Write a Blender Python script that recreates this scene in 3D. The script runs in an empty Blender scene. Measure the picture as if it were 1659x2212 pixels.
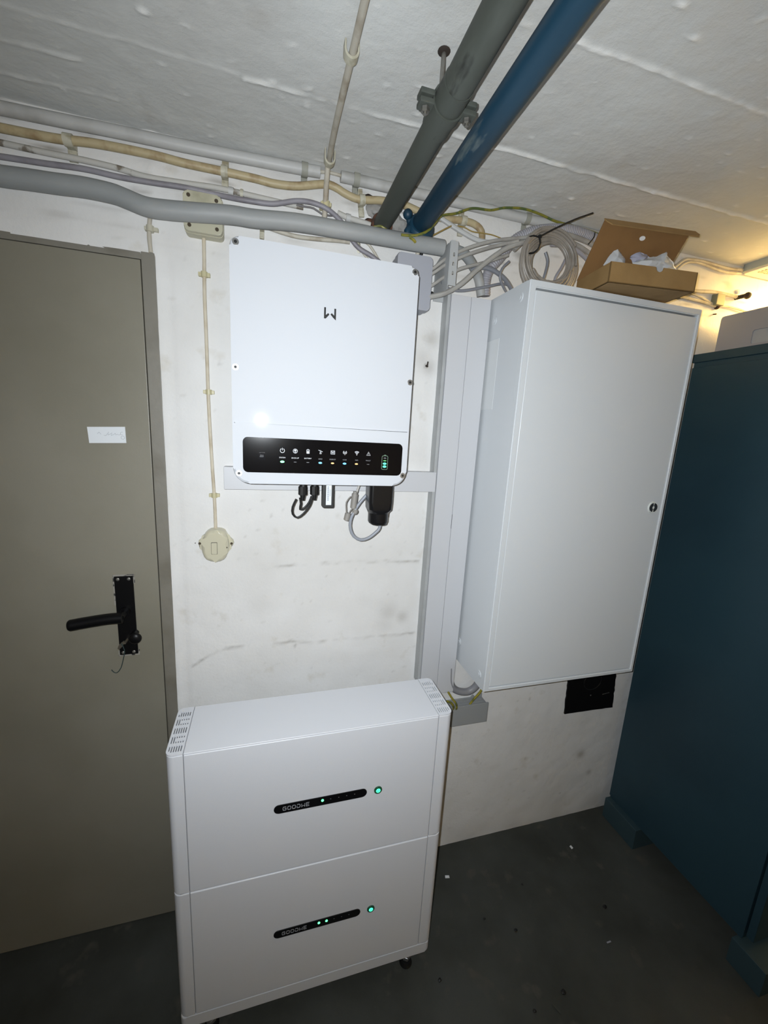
import bpy, bmesh, math, random
import numpy as np
from mathutils import Vector, Matrix, noise
random.seed(7)
SC = bpy.context.scene
COL = SC.collection
# ------------------------------------------------------------------ camera
FPX, YAW, PITCH, ROLL = 882.0072, 0.28571, -0.19889, 0.05582
CAM = Vector((0.0698, -1.1836, 1.5937))
IW, IH = 1659, 2212
_f = Vector((math.sin(YAW)*math.cos(PITCH), math.cos(YAW)*math.cos(PITCH), math.sin(PITCH)))
_r = Vector((math.cos(YAW), -math.sin(YAW), 0)); _u = _r.cross(_f)
RGT = _r*math.cos(ROLL) + _u*math.sin(ROLL); UPV = _u*math.cos(ROLL) - _r*math.sin(ROLL)
cam = bpy.data.cameras.new('camera'); camo = bpy.data.objects.new('camera', cam); COL.objects.link(camo)
cam.sensor_fit = 'VERTICAL'; cam.sensor_height = 36; cam.lens = FPX/IH*36; cam.clip_start = .02
M = Matrix((RGT, UPV, -_f)).transposed().to_4x4(); M.translation = CAM
camo.matrix_world = M; SC.camera = camo
# ------------------------------------------------------------------ world, lights, exposure
w = bpy.data.worlds.new('dark_cellar'); SC.world = w; w.use_nodes = True
w.node_tree.nodes['Background'].inputs[0].default_value = (.6, .65, .7, 1)
w.node_tree.nodes['Background'].inputs[1].default_value = 0.02
fl = bpy.data.lights.new('phone_flash', 'SPOT'); fl.energy = 60; fl.color = (.90, .955, 1.0)
fl.shadow_soft_size = .003; fl.spot_size = math.radians(158); fl.spot_blend = 1.0
flo = bpy.data.objects.new('phone_flash', fl); COL.objects.link(flo)
flo.location = (0.048, -1.178, 1.607)
flo.rotation_euler = (Vector((0.52, 0, 1.36))-flo.location).to_track_quat('-Z', 'Y').to_euler()
SC.view_settings.view_transform = 'Standard'; SC.view_settings.look = 'None'
SC.view_settings.exposure = 0.0; SC.view_settings.gamma = 1.0; SC.view_settings.use_curve_mapping = False
# ------------------------------------------------------------------ helpers
def ray(px, py):
    return _f + RGT*((px-IW/2)/FPX) - UPV*((py-IH/2)/FPX)
def W(px, py, y=0.0):            # photograph point -> real point on the plane Y = y (walls, boxes)
    v = ray(px, py); return CAM + v*((y-CAM.y)/v.y)
def Z(px, py, z):
    v = ray(px, py); return CAM + v*((z-CAM.z)/v.z)
def run(pts, y):
    return [W(p[0], p[1], p[2] if len(p) > 2 else y) for p in pts]
MATS = {}
def mat(name, col, rough=.5, metal=0., col2=None, vscale=8., vmin=.45, vmax=.65, detail=6, bump=None, emit=None, estr=0., spec=.5, attr=None, alpha=None, coat=0., col3=None, v3=(30, .62, .7), stretch=None):
    if name in MATS: return MATS[name]
    m = bpy.data.materials.new(name); m.use_nodes = True; nt = m.node_tree; n = nt.nodes; L = nt.links
    b = n['Principled BSDF']; b.inputs['Roughness'].default_value = rough; b.inputs['Metallic'].default_value = metal
    b.inputs['Specular IOR Level'].default_value = spec; b.inputs['Coat Weight'].default_value = coat
    b.inputs['Base Color'].default_value = (*col, 1)
    tc = n.new('ShaderNodeTexCoord'); vec = tc.outputs['Object']
    if stretch:
        mp = n.new('ShaderNodeMapping'); mp.inputs['Scale'].default_value = stretch; L.new(vec, mp.inputs[0]); vec = mp.outputs[0]
    out = None
    def layer(prev, c2, sc, lo, hi, seed):
        nz = n.new('ShaderNodeTexNoise'); nz.inputs['Scale'].default_value = sc; nz.inputs['Detail'].default_value = detail
        nz.noise_dimensions = '4D'; nz.inputs['W'].default_value = seed
        mr = n.new('ShaderNodeMapRange'); mr.inputs[1].default_value = lo; mr.inputs[2].default_value = hi
        mx = n.new('ShaderNodeMix'); mx.data_type = 'RGBA'
        L.new(vec, nz.inputs['Vector']); L.new(nz.outputs[0], mr.inputs[0]); L.new(mr.outputs[0], mx.inputs[0])
        if prev is None: mx.inputs[6].default_value = (*col, 1)
        else: L.new(prev, mx.inputs[6])
        mx.inputs[7].default_value = (*c2, 1); return mx.outputs[2]
    if col2: out = layer(out, col2, vscale, vmin, vmax, 1.3)
    if col3: out = layer(out, col3, v3[0], v3[1], v3[2], 5.1)
    if attr:
        at = n.new('ShaderNodeAttribute'); at.attribute_name = attr[0]; mx = n.new('ShaderNodeMix'); mx.data_type = 'RGBA'
        L.new(at.outputs['Fac'], mx.inputs[0])
        if out: L.new(out, mx.inputs[6])
        else: mx.inputs[6].default_value = (*col, 1)
        mx.inputs[7].default_value = (*attr[1], 1); out = mx.outputs[2]
    if out: L.new(out, b.inputs['Base Color'])
    if bump:
        prevn = None
        for sc, st in bump:
            nz = n.new('ShaderNodeTexNoise'); nz.inputs['Scale'].default_value = sc; nz.inputs['Detail'].default_value = 4
            bp = n.new('ShaderNodeBump'); bp.inputs['Strength'].default_value = st; bp.inputs['Distance'].default_value = .002
            L.new(vec, nz.inputs['Vector']); L.new(nz.outputs[0], bp.inputs['Height'])
            if prevn: L.new(prevn, bp.inputs['Normal'])
            prevn = bp.outputs[0]
        L.new(prevn, b.inputs['Normal'])
    if emit:
        b.inputs['Emission Color'].default_value = (*emit, 1); b.inputs['Emission Strength'].default_value = estr
    if alpha is not None: b.inputs['Transmission Weight'].default_value = alpha
    MATS[name] = m; return m
def s(r, g, b):                   # sRGB 0-255 -> linear
    return tuple((c/255/12.92) if c/255 <= .04045 else ((c/255+.055)/1.055)**2.4 for c in (r, g, b))
WL = {}
def finish(o, name, bm_or_me, m, parent, ang=35):
    if isinstance(bm_or_me, bpy.types.Mesh): me = bm_or_me
    else:
        me = bpy.data.meshes.new(name); bm_or_me.to_mesh(me); bm_or_me.free()
    if m: me.materials.append(m)
def obj(name, bm, m, parent=None, ang=35, base=None):
    for f in bm.faces: f.smooth = True
    ca = math.radians(ang)
    bm.normal_update()
    for e in bm.edges:
        if len(e.link_faces) == 2 and e.calc_face_angle(0) > ca: e.smooth = False
    if bm.verts:
        lo = Vector([min(v.co[i] for v in bm.verts) for i in range(3)]); hi = Vector([max(v.co[i] for v in bm.verts) for i in range(3)])
    else: lo = hi = Vector((0, 0, 0))
    c = Vector(base) if base is not None else ((lo+hi)/2 if parent is not None else Vector(((lo.x+hi.x)/2, (lo.y+hi.y)/2, lo.z)))
    bmesh.ops.translate(bm, verts=bm.verts, vec=-c)
    me = bpy.data.meshes.new(name); bm.to_mesh(me); bm.free()
    if m: me.materials.append(m)
    o = bpy.data.objects.new(name, me); COL.objects.link(o)
    wm = o.modifiers.new('weighted_normals', 'WEIGHTED_NORMAL'); wm.keep_sharp = True; wm.weight = 80
    WL[o.name] = c
    if parent is not None:
        o.parent = parent; o.location = c - WL[parent.name]
    else: o.location = c
    return o
def tag(o, label, cat, group=None):
    o['label'] = label; o['category'] = cat
    if group: o['group'] = group
    return o
def lab(o, t): o['label'] = t; return o
def struct(o): o['kind'] = 'structure'; return o
def thing(name, label, cat, loc, group=None):
    o = bpy.data.objects.new(name, None); COL.objects.link(o); o.empty_display_size = .05
    o.location = loc; WL[o.name] = Vector(loc); return tag(o, label, cat, group) if label else o
def box(bm, x0, x1, y0, y1, z0, z1, bev=0, seg=2, M=None):
    r = bmesh.ops.create_cube(bm, size=1.0)
    vs = r['verts']
    for v in vs:
        v.co = Vector((x0+(v.co.x+.5)*(x1-x0), y0+(v.co.y+.5)*(y1-y0), z0+(v.co.z+.5)*(z1-z0)))
    if bev:
        es = list({e for v in vs for e in v.link_edges})
        r2 = bmesh.ops.bevel(bm, geom=es, offset=bev, segments=seg, affect='EDGES', profile=.5)
        vs = list({v for f in r2['faces'] for v in f.verts} | {v for v in vs if v.is_valid})
    if M is not None:
        bmesh.ops.transform(bm, matrix=M, verts=vs)
    return vs
def B(*a, **k):
    bm = bmesh.new(); box(bm, *a, **k); return bm
def rr(x0, x1, z0, z1, r, n=6):
    """rounded rectangle outline (2D). r: one radius or (bl, br, tr, tl)"""
    if not isinstance(r, (tuple, list)): r = (r,)*4
    pts = []
    for (cx, cz, a0, q) in ((x0, z0, 180, r[0]), (x1, z0, 270, r[1]), (x1, z1, 0, r[2]), (x0, z1, 90, r[3])):
        ox = cx + (q if cx == x0 else -q); oz = cz + (q if cz == z0 else -q)
        if q <= 0: pts.append((cx, cz)); continue
        for i in range(n+1):
            a = math.radians(a0 + 90*i/n); pts.append((ox+q*math.cos(a), oz+q*math.sin(a)))
    return pts
def prism(bm, pts, a0, a1, axis='y', bev=0, seg=2, ends='front'):
    """extrude a 2D outline along an axis. axis y: pts=(x,z); axis z: pts=(x,y); axis x: pts=(y,z). bevel on the a0 end"""
    def P(p, a):
        return {'y': (p[0], a, p[1]), 'z': (p[0], p[1], a), 'x': (a, p[0], p[1])}[axis]
    lo = [bm.verts.new(P(p, a0)) for p in pts]; hi = [bm.verts.new(P(p, a1)) for p in pts]
    n = len(pts); fs = [bm.faces.new(lo), bm.faces.new(hi[::-1])]
    for i in range(n):
        bm.faces.new((lo[i], hi[i], hi[(i+1) % n], lo[(i+1) % n]))
    vs = lo+hi
    if bev:
        es = list(fs[0].edges)
        if ends == 'both': es += list(fs[1].edges)
        rb = bmesh.ops.bevel(bm, geom=es, offset=bev, segments=seg, affect='EDGES', profile=.5)
    bmesh.ops.recalc_face_normals(bm, faces=bm.faces)
    return vs
def PR(*a, **k):
    bm = bmesh.new(); prism(bm, *a, **k); return bm
def catmull(pts, step=.008):
    pts = [Vector(p) for p in pts]
    if len(pts) < 3: return pts
    out = []
    P = [pts[0]*2-pts[1]] + pts + [pts[-1]*2-pts[-2]]
    for i in range(1, len(P)-2):
        a, b, c, d = P[i-1:i+3]; L = (c-b).length; n = max(2, min(40, int(L/step)))
        for k in range(n):
            t = k/n; t2 = t*t; t3 = t2*t
            out.append(.5*((2*b)+(c-a)*t+(2*a-5*b+4*c-d)*t2+(3*b-a-3*c+d)*t3))
    out.append(pts[-1]); return out
def tube(bm, pts, r, n=10, smooth=True, step=.008, ridges=None, flat=None, jit=0):
    P = catmull(pts, step) if smooth else [Vector(p) for p in pts]
    T = []
    for i in range(len(P)):
        a = P[max(0, i-1)]; b = P[min(len(P)-1, i+1)]; T.append((b-a).normalized())
    up = Vector((0, 0, 1)) if abs(T[0].z) < .9 else Vector((0, 1, 0))
    N = (up - T[0]*up.dot(T[0])).normalized(); rings = []; s_ = 0
    for i, p in enumerate(P):
        N = (N - T[i]*N.dot(T[i])).normalized(); Bn = T[i].cross(N)
        if i: s_ += (P[i]-P[i-1]).length
        rad = r if not callable(r) else r(i/(len(P)-1))
        if ridges: rad *= 1 + ridges[1]*(1 if i % 2 else -1)
        if jit: rad *= 1+jit*noise.noise(p*60)
        fl_ = flat or 1
        rings.append([bm.verts.new(p + N*(math.cos(2*math.pi*k/n)*rad*fl_) + Bn*(math.sin(2*math.pi*k/n)*rad)) for k in range(n)])
    for a, b in zip(rings, rings[1:]):
        for k in range(n): bm.faces.new((a[k], a[(k+1) % n], b[(k+1) % n], b[k]))
    bm.faces.new(rings[0][::-1]); bm.faces.new(rings[-1])
    return rings
def TB(*a, **k):
    bm = bmesh.new(); tube(bm, *a, **k); return bm
def cyl(bm, p0, p1, r, n=20, r2=None, bev=0):
    p0, p1 = Vector(p0), Vector(p1); d = p1-p0
    q = d.to_track_quat('Z', 'Y').to_matrix().to_4x4(); q.translation = (p0+p1)/2
    rs = bmesh.ops.create_cone(bm, cap_ends=True, segments=n, radius1=r, radius2=r if r2 is None else r2, depth=d.length, matrix=q)
    if bev:
        es = [e for v in rs['verts'] for e in v.link_edges if len(e.link_faces) == 2 and e.calc_face_angle(0) > 1.2]
        bmesh.ops.bevel(bm, geom=list(set(es)), offset=bev, segments=2, affect='EDGES')
def CY(*a, **k):
    bm = bmesh.new(); cyl(bm, *a, **k); return bm
def sph(bm, c, r, sx=1, sy=1, sz=1, u=14, v=10):
    m = Matrix.Translation(Vector(c)) @ Matrix.Diagonal((sx, sy, sz, 1))
    bmesh.ops.create_uvsphere(bm, u_segments=u, v_segments=v, radius=r, matrix=m)
def plate(outers, holes, d, place):
    """flat sheet with real holes; place maps (u,v,w)->world; w in [0,d]"""
    cu = bpy.data.curves.new('c', 'CURVE'); cu.dimensions = '2D'; cu.fill_mode = 'BOTH'; cu.extrude = d/2
    for poly in list(outers)+list(holes):
        sp = cu.splines.new('POLY'); sp.points.add(len(poly)-1); sp.use_cyclic_u = True
        for i, p in enumerate(poly): sp.points[i].co = (p[0], p[1], 0, 1)
    o = bpy.data.objects.new('c', cu); COL.objects.link(o)
    me = bpy.data.meshes.new_from_object(o.evaluated_get(bpy.context.evaluated_depsgraph_get()))
    bm = bmesh.new(); bm.from_mesh(me); bpy.data.objects.remove(o); bpy.data.curves.remove(cu); bpy.data.meshes.remove(me)
    bmesh.ops.remove_doubles(bm, verts=bm.verts, dist=1e-6)
    for v in bm.verts: v.co = Vector(place(v.co.x, v.co.y, v.co.z+d/2))
    bmesh.ops.recalc_face_normals(bm, faces=bm.faces); return bm
def text(txt, size, x, z, y, sx=1., d=.0003):
    cu = bpy.data.curves.new('t', 'FONT'); cu.body = txt; cu.size = size; cu.align_x = 'CENTER'; cu.align_y = 'CENTER'; cu.extrude = d/2
    cu.offset = size*.012; cu.space_line = .85
    o = bpy.data.objects.new('t', cu); COL.objects.link(o)
    me = bpy.data.meshes.new_from_object(o.evaluated_get(bpy.context.evaluated_depsgraph_get()))
    bm = bmesh.new(); bm.from_mesh(me); bpy.data.objects.remove(o); bpy.data.curves.remove(cu); bpy.data.meshes.remove(me)
    for v in bm.verts: v.co = Vector((x+v.co.x*sx, y-v.co.z, z+v.co.y))
    bmesh.ops.recalc_face_normals(bm, faces=bm.faces); return bm
def strokes(bm, lines, wd, x, z, y, sc=1., d=.0003):
    """pen strokes as thin raised bars on a plane facing -Y"""
    for ln in lines:
        pts = [Vector((x+p[0]*sc, 0, z+p[1]*sc)) for p in ln]
        n = len(pts); L = []; R = []
        for i, p in enumerate(pts):
            a = (pts[i]-pts[i-1]).normalized() if i else None; b = (pts[i+1]-pts[i]).normalized() if i < n-1 else None
            if a is None: a = b
            if b is None: b = a
            t = (a+b); t = t.normalized() if t.length > 1e-6 else a
            nn = Vector((-t.z, 0, t.x)); k = 1/max(.5, nn.dot(Vector((-a.z, 0, a.x))))
            L.append(p+nn*wd/2*k); R.append(p-nn*wd/2*k)
        va = [[bm.verts.new((q.x, yy, q.z)) for q in S] for S in (L, R) for yy in (y-d, y)]
        Lf, Lb, Rf, Rb = va
        for i in range(n-1):
            for A, B2 in ((Lf, Rf), (Lb, Lf), (Rf, Rb)):
                bm.faces.new((A[i], A[i+1], B2[i+1], B2[i]))
    bmesh.ops.recalc_face_normals(bm, faces=bm.faces)
def arc(cx, cz, r, a0, a1, n=14, rz=None):
    return [(cx+r*math.cos(math.radians(a0+(a1-a0)*i/n)), cz+(rz or r)*math.sin(math.radians(a0+(a1-a0)*i/n))) for i in range(n+1)]
def fN(p, sc, o=4): return noise.fractal(Vector(p)*sc, 1.0, 2.0, o)
# ------------------------------------------------------------------ materials
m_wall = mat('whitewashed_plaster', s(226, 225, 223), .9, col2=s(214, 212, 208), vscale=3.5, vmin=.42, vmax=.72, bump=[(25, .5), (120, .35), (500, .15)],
             attr=('dirt_crack_shade', s(120, 112, 98)), col3=s(208, 204, 196), v3=(14, .62, .76))
m_ceil = mat('limewashed_concrete', s(214, 215, 212), .92, col2=s(202, 201, 197), vscale=2.5, vmin=.4, vmax=.65, bump=[(18, .5), (90, .45), (400, .2)],
             attr=('ridge', s(250, 249, 245)), col3=s(190, 187, 181), v3=(9, .62, .8))
m_floor = mat('dark_concrete', s(72, 74, 70), .8, col2=s(50, 51, 45), vscale=4, vmin=.35, vmax=.7, bump=[(30, .4), (200, .3)], col3=s(82, 79, 72), v3=(16, .6, .75), spec=.3)
m_white = mat('white_enamel', s(228, 230, 233), .22, spec=.5, coat=.3)
m_inv = mat('white_plastic_gloss', s(200, 203, 208), .032, spec=.3)
m_bat = mat('battery_white_paint', s(216, 218, 223), .36, spec=.45, bump=[(600, .06)])
m_cab = mat('cabinet_powder_white', s(208, 212, 215), .27, spec=.5, bump=[(450, .05)])
m_trunk = mat('trunking_pvc', s(198, 199, 202), .4)
m_trunk_g = mat('grey_pvc', s(150, 152, 152), .5)
m_galv = mat('galvanised_strut', s(172, 174, 174), .5, col2=s(158, 160, 160), vscale=12)
m_greybox = mat('grey_box_plastic', s(160, 162, 170), .55)
m_black = mat('black_plastic', (.008, .008, .009), .22)
m_blackm = mat('black_matte', (.006, .006, .006), .5)
m_glass = mat('display_black_glass', (.003, .003, .004), .1, spec=.3)
m_dark = mat('vent_darkness', (.02, .02, .02), .8)
m_seam = mat('seam_grey', s(120, 120, 122), .6)
m_door = mat('olive_grey_door_paint', s(139, 135, 122), .38, col2=s(128, 124, 110), vscale=2.5, vmin=.4, vmax=.62, bump=[(60, .06), (500, .05)])
m_dframe = mat('door_frame_paint', s(126, 122, 112), .5, col2=s(108, 103, 91), vscale=7, vmin=.5, vmax=.7, bump=[(60, .3)])
m_rust = mat('rusty_iron', s(92, 58, 40), .8, col2=s(40, 30, 26), vscale=60, bump=[(120, .8)])
m_blacki = mat('black_lacquer_metal', (.004, .004, .0045), .38, spec=.25)
m_worn = mat('worn_edge_metal', s(150, 146, 138), .5, col2=s(50, 50, 50), vscale=90, vmin=.5, vmax=.6)
m_ivory = mat('ivory_bakelite', s(198, 193, 170), .28, col2=s(188, 180, 152), vscale=12, coat=.3)
m_jbox = mat('old_cream_box', s(186, 182, 160), .45, col2=s(150, 146, 124), vscale=14, vmin=.5, vmax=.7, bump=[(90, .2)])
m_tan = mat('yellowed_cable', s(178, 163, 128), .5, col2=s(150, 128, 94), vscale=30, vmin=.48, vmax=.66, bump=[(60, .3)])
m_whcab = mat('painted_white_cable', s(186, 180, 166), .6, col2=s(152, 140, 122), vscale=25, vmin=.5, vmax=.68, bump=[(80, .4)])
m_cream = mat('cream_clip', s(188, 184, 166), .5, col2=s(150, 142, 118), vscale=50, vmin=.5, vmax=.65)
m_condt = mat('white_conduit', s(184, 184, 182), .5, col2=s(156, 154, 149), vscale=12, vmin=.5, vmax=.7, bump=[(50, .2)])
m_peel = mat('peeling_painted_conduit', s(186, 184, 178), .7, col2=s(118, 110, 98), vscale=24, vmin=.55, vmax=.6, bump=[(50, .6)])
m_greyp = mat('dusty_grey_pipe', s(142, 145, 145), .55, col2=s(162, 162, 160), vscale=9, vmin=.5, vmax=.7, bump=[(40, .3)], stretch=(.4, 1, 1))
m_purple = mat('mauve_grey_cable', s(140, 137, 143), .5, col2=s(120, 116, 122), vscale=20)
m_gcab = mat('grey_cable', s(158, 155, 149), .5, col2=s(140, 136, 130), vscale=25)
m_dgcab = mat('dark_grey_cable', s(122, 124, 130), .45)
m_corr = mat('corrugated_grey', s(152, 150, 155), .5)
m_coil = mat('warm_grey_cable', s(138, 131, 122), .45, col2=s(120, 113, 104), vscale=30)
m_drain = mat('dark_grey_painted_iron', s(68, 72, 66), .6, col2=s(92, 96, 90), vscale=14, vmin=.5, vmax=.75, bump=[(50, .35)], col3=s(44, 46, 42), v3=(35, .58, .66), stretch=(1, .3, 1))
m_blue = mat('dark_blue_pipe_paint', s(18, 56, 76), .5, col2=s(15, 40, 54), vscale=14, bump=[(60, .3)], col3=s(84, 96, 98), v3=(24, .64, .69), stretch=(1, .25, 1))
m_gy = mat('green_yellow_sheath', s(122, 118, 44), .45, col2=s(78, 94, 50), vscale=45, vmin=.47, vmax=.53)
m_yel = mat('earth_wire_yellow', s(146, 136, 52), .45, col2=s(104, 106, 50), vscale=60, vmin=.5, vmax=.56)
m_brownw = mat('thin_tan_wire', s(150, 128, 72), .5)
m_card = mat('brown_cardboard', s(146, 116, 72), .8, col2=s(134, 104, 62), vscale=10, bump=[(60, .15), (400, .15)])
m_cardin = mat('cardboard_inner', s(128, 94, 54), .85, col2=s(114, 82, 46), vscale=9, bump=[(60, .15)])
m_teal = mat('teal_steel_paint', s(42, 66, 76), .42, col2=s(38, 60, 70), vscale=2.5, bump=[(300, .08)], spec=.3)
m_crate = mat('grey_crate_plastic', s(150, 150, 156), .6)
m_paper = mat('paper', s(222, 226, 230), .7)
m_ink = mat('faint_pencil', s(176, 180, 184), .8)
m_mark = mat('print_white', s(205, 208, 212), .5)
m_markd = mat('print_grey', s(112, 114, 118), .5)
m_silver = mat('silver_metal', s(190, 190, 190), .3, metal=.9)
m_steel = mat('worn_steel', s(140, 138, 132), .45, metal=.7, col2=s(90, 86, 78), vscale=50)
m_hole = mat('brown_hole', s(70, 60, 46), .8)
m_key = mat('key_metal', s(150, 142, 128), .35, metal=.8)
m_string = mat('dark_green_string', s(44, 62, 62), .8)
m_bag = mat('thin_plastic_bag', s(226, 230, 234), .25, alpha=.35)
m_bag2 = mat('lilac_plastic_bag', s(180, 182, 200), .3, alpha=.25)
m_diff = mat('lamp_diffuser_lit', s(240, 225, 180), .5, emit=(1.0, .65, .21), estr=92)
m_lamp = mat('lamp_housing_grey', s(150, 160, 162), .5)
m_lampc = mat('lamp_prismatic_cover', s(226, 214, 196), .35)
m_patch = mat('grey_cement', s(150, 148, 144), .9, col2=s(122, 119, 114), vscale=30, bump=[(70, .8)])
m_cob = mat('black_soot', s(50, 42, 36), .9)
def led(name, c, e): return mat(name, (.1, .1, .1), .3, emit=c, estr=e)
m_lg = led('led_green', (.10, 1.0, .28), 3.2); m_lb = led('led_blue', (.08, .45, 1.0), 3.2); m_lo = led('led_amber', (1.0, .52, .14), 2.6)
m_lc = led('led_cyan_green', (.06, 1.0, .5), 2.2); m_ls = led('led_dim_green', (.05, .6, .12), .9)
# ------------------------------------------------------------------ setting
H = 2.222
def axis_samples(dense0, dense1, step, lo, hi, coarse=.15):
    a = list(np.arange(lo, dense0, coarse)) + list(np.arange(dense0, dense1, step)) + list(np.arange(dense1, hi, coarse)) + [hi]
    return a
def gridobj(name, us, vs, place, m, skip=None, attr=None):
    me = bpy.data.meshes.new(name); verts = []; av = []
    for v in vs:
        for u in us:
            p, a = place(u, v); verts.append(p); av.append(a)
    nu = len(us); faces = []
    for j in range(len(vs)-1):
        for i in range(nu-1):
            if skip and skip((us[i]+us[i+1])/2, (vs[j]+vs[j+1])/2): continue
            faces.append((j*nu+i, j*nu+i+1, (j+1)*nu+i+1, (j+1)*nu+i))
    me.from_pydata(verts, [], faces); me.update()
    for p in me.polygons: p.use_smooth = True
    if attr:
        at = me.attributes.new(attr, 'FLOAT', 'POINT'); at.data.foreach_set('value', av)
    me.materials.append(m)
    o = bpy.data.objects.new(name, me); COL.objects.link(o); return struct(o)
DX0, DX1, DTOP = -1.02, -.189, 1.968      # door opening
def crack(x, z, pts, wid):
    best = 9
    for (x0, z0), (x1, z1) in zip(pts, pts[1:]):
        if x0 <= x <= x1:
            zz = z0+(z1-z0)*(x-x0)/(x1-x0) + .006*noise.noise(Vector((x*22, z0*9, 3))) + .003*noise.noise(Vector((x*90, z0*9, 8)))
            best = min(best, abs(z-zz))
            k = 1 if z > zz else -1
            return math.exp(-(best/wid)**2), (z-zz)
    return 0, 0
cr1 = [tuple((W(a, b).x, W(a, b).z)) for a, b in ((535, 1232), (640, 1222), (780, 1212), (905, 1212))]
cr2 = [tuple((W(a, b).x, W(a, b).z)) for a, b in ((415, 1440), (470, 1405), (560, 1390), (700, 1385), (905, 1366))]
def wallp(x, z):
    d = .0022*fN((x, 0, z), 3) + .0007*fN((x, 5, z), 22, 3)
    a = 0
    for cr, am, wd in ((cr1, .0022, .0035), (cr2, .0032, .004)):
        k, dz = crack(x, z, cr, wd)
        t = .25+.95*noise.noise(Vector((x*11, z, 7)))+.5*noise.noise(Vector((x*40, z, 7)))
        d += am*k*t*(1 if dz > 0 else -.6); a = max(a, min(.5, .62*k*max(0, t)))  # crack lines also darkened in colour, standing in for shading of their relief
    # plaster bruises and grime
    g = noise.noise(Vector((x*9, 11, z*9)))
    sp = noise.noise(Vector((x*55, 3, z*70))); a = max(a, max(0, sp-.55)*1.6*(.5+g)) if sp > .55 else a
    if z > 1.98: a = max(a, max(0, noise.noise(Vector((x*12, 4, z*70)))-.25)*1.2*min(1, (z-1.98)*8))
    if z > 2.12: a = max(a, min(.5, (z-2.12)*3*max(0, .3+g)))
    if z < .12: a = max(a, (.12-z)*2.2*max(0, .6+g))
    if x < -.150 and z < DTOP: d += -.0015
    e = 0
    if -.2 < x < -.1: e = .004*math.exp(-((x+.18)/.012)**2)
    d += e
    for (hx, hz, hr, amt) in ((.522, 1.784, .006, .95), (.535, 1.86, .022, .30), (.505, 1.80, .03, .18), (.53, 1.78, .022, .3), (.45, 1.01, .03, .22), (.50, .99, .02, .3), (.05, 1.07, .04, .12), (.44, .965, .03, .12), (.02, .82, .05, .05), (1.34, .30, .02, .5), (1.40, .2, .012, .4)):
        q = math.hypot(x-hx, z-hz)
        if q < hr*2: a = max(a, amt*math.exp(-(q/hr)**2))
    jx = x
    if abs(x-DX1) < 1e-6 and z < DTOP+.02: jx = x + .003*noise.noise(Vector((3, z*40, 1))) + .004*noise.noise(Vector((3, z*9, 1)))
    return (jx, -d, z), a
xs = sorted(set([-2.2, -1.6, DX0] + list(np.arange(-.92, DX1-.01, .02)) + [DX1] + list(np.arange(DX1+.005, 1.75, .0065)) + list(np.arange(1.8, 3.7, .2))))
zs = sorted(set(list(np.arange(0, DTOP-.004, .0065)) + [DTOP] + list(np.arange(DTOP+.006, H, .0065)) + [H+.01]))
gridobj('wall_back', xs, zs, wallp, m_wall, skip=lambda x, z: DX0 < x < DX1 and z < DTOP, attr='dirt_crack_shade')
def ceilp(x, y):
    d = .0025*fN((x, y, 0), 2.5) + .0008*fN((x, y, 4), 26, 3); a = 0
    for y0, sl, x0, x1, am in ((-.229, 0.0, .03, 3, .0045), (-.495, 0, .40, 3, .0032), (-.165, .0, -1.5, -.25, .003), (-.235, 0.02, -1.5, .02, .0012), (-.078, 0, -1.5, -.22, .0025), (-.77, 0, -1, 3, .003)):
        if x0 < x < x1:
            yy = y0 + sl*x + .005*noise.noise(Vector((x*16, y0*30, 2))) + .0015*noise.noise(Vector((x*90, y0*30, 2)))
            q = (y-yy)
            t = max(0, .6+.9*noise.noise(Vector((x*9, y0*50, 1)))+.5*noise.noise(Vector((x*45, y0*50, 1))))
            t = min(1.1, t+(.35 if (y0 == -.229 and x > .5) else 0))
            k = math.exp(-(q/.0042)**2)*t; d += am*k; a = max(a, k*(1 if am > .003 else .5))
    f = noise.noise(Vector((x*30, y*60, 9)))
    if f > .52: d += (f-.52)*.01; a = max(a, (f-.52)*3)
    return (x, y, H-d), min(1, a)
cx_ = sorted(set([-2.2, -1.6, -1.1] + list(np.arange(-.75, 1.8, .0055)) + list(np.arange(1.85, 3.7, .2))))
cy_ = sorted(set([-3.4, -2.6, -1.8, -1.3] + list(np.arange(-.95, .001, .0045)) + [.012]))
gridobj('ceiling', cx_, cy_[::-1], ceilp, m_ceil, attr='ridge')
def floorp(x, y): return (x, y, .002*fN((x, y, 0), 3)), 0
gridobj('floor', sorted(set([-2.2, -1.5] + list(np.arange(-1, 2, .04)) + [2.5, 3.6])), sorted(set([-3.4, -2.5] + list(np.arange(-1.8, .1, .04)) + [.1])), floorp, m_floor)
for nm, b in (('wall_left', (-2.3, -2.2, -3.4, .1, 0, H)), ('wall_right', (3.6, 3.7, -3.4, .1, 0, H)), ('wall_front', (-2.3, 3.7, -3.5, -3.4, 0, H))):
    struct(obj(nm, B(*b), m_wall, base=(b[0], b[2], 0)))
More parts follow.
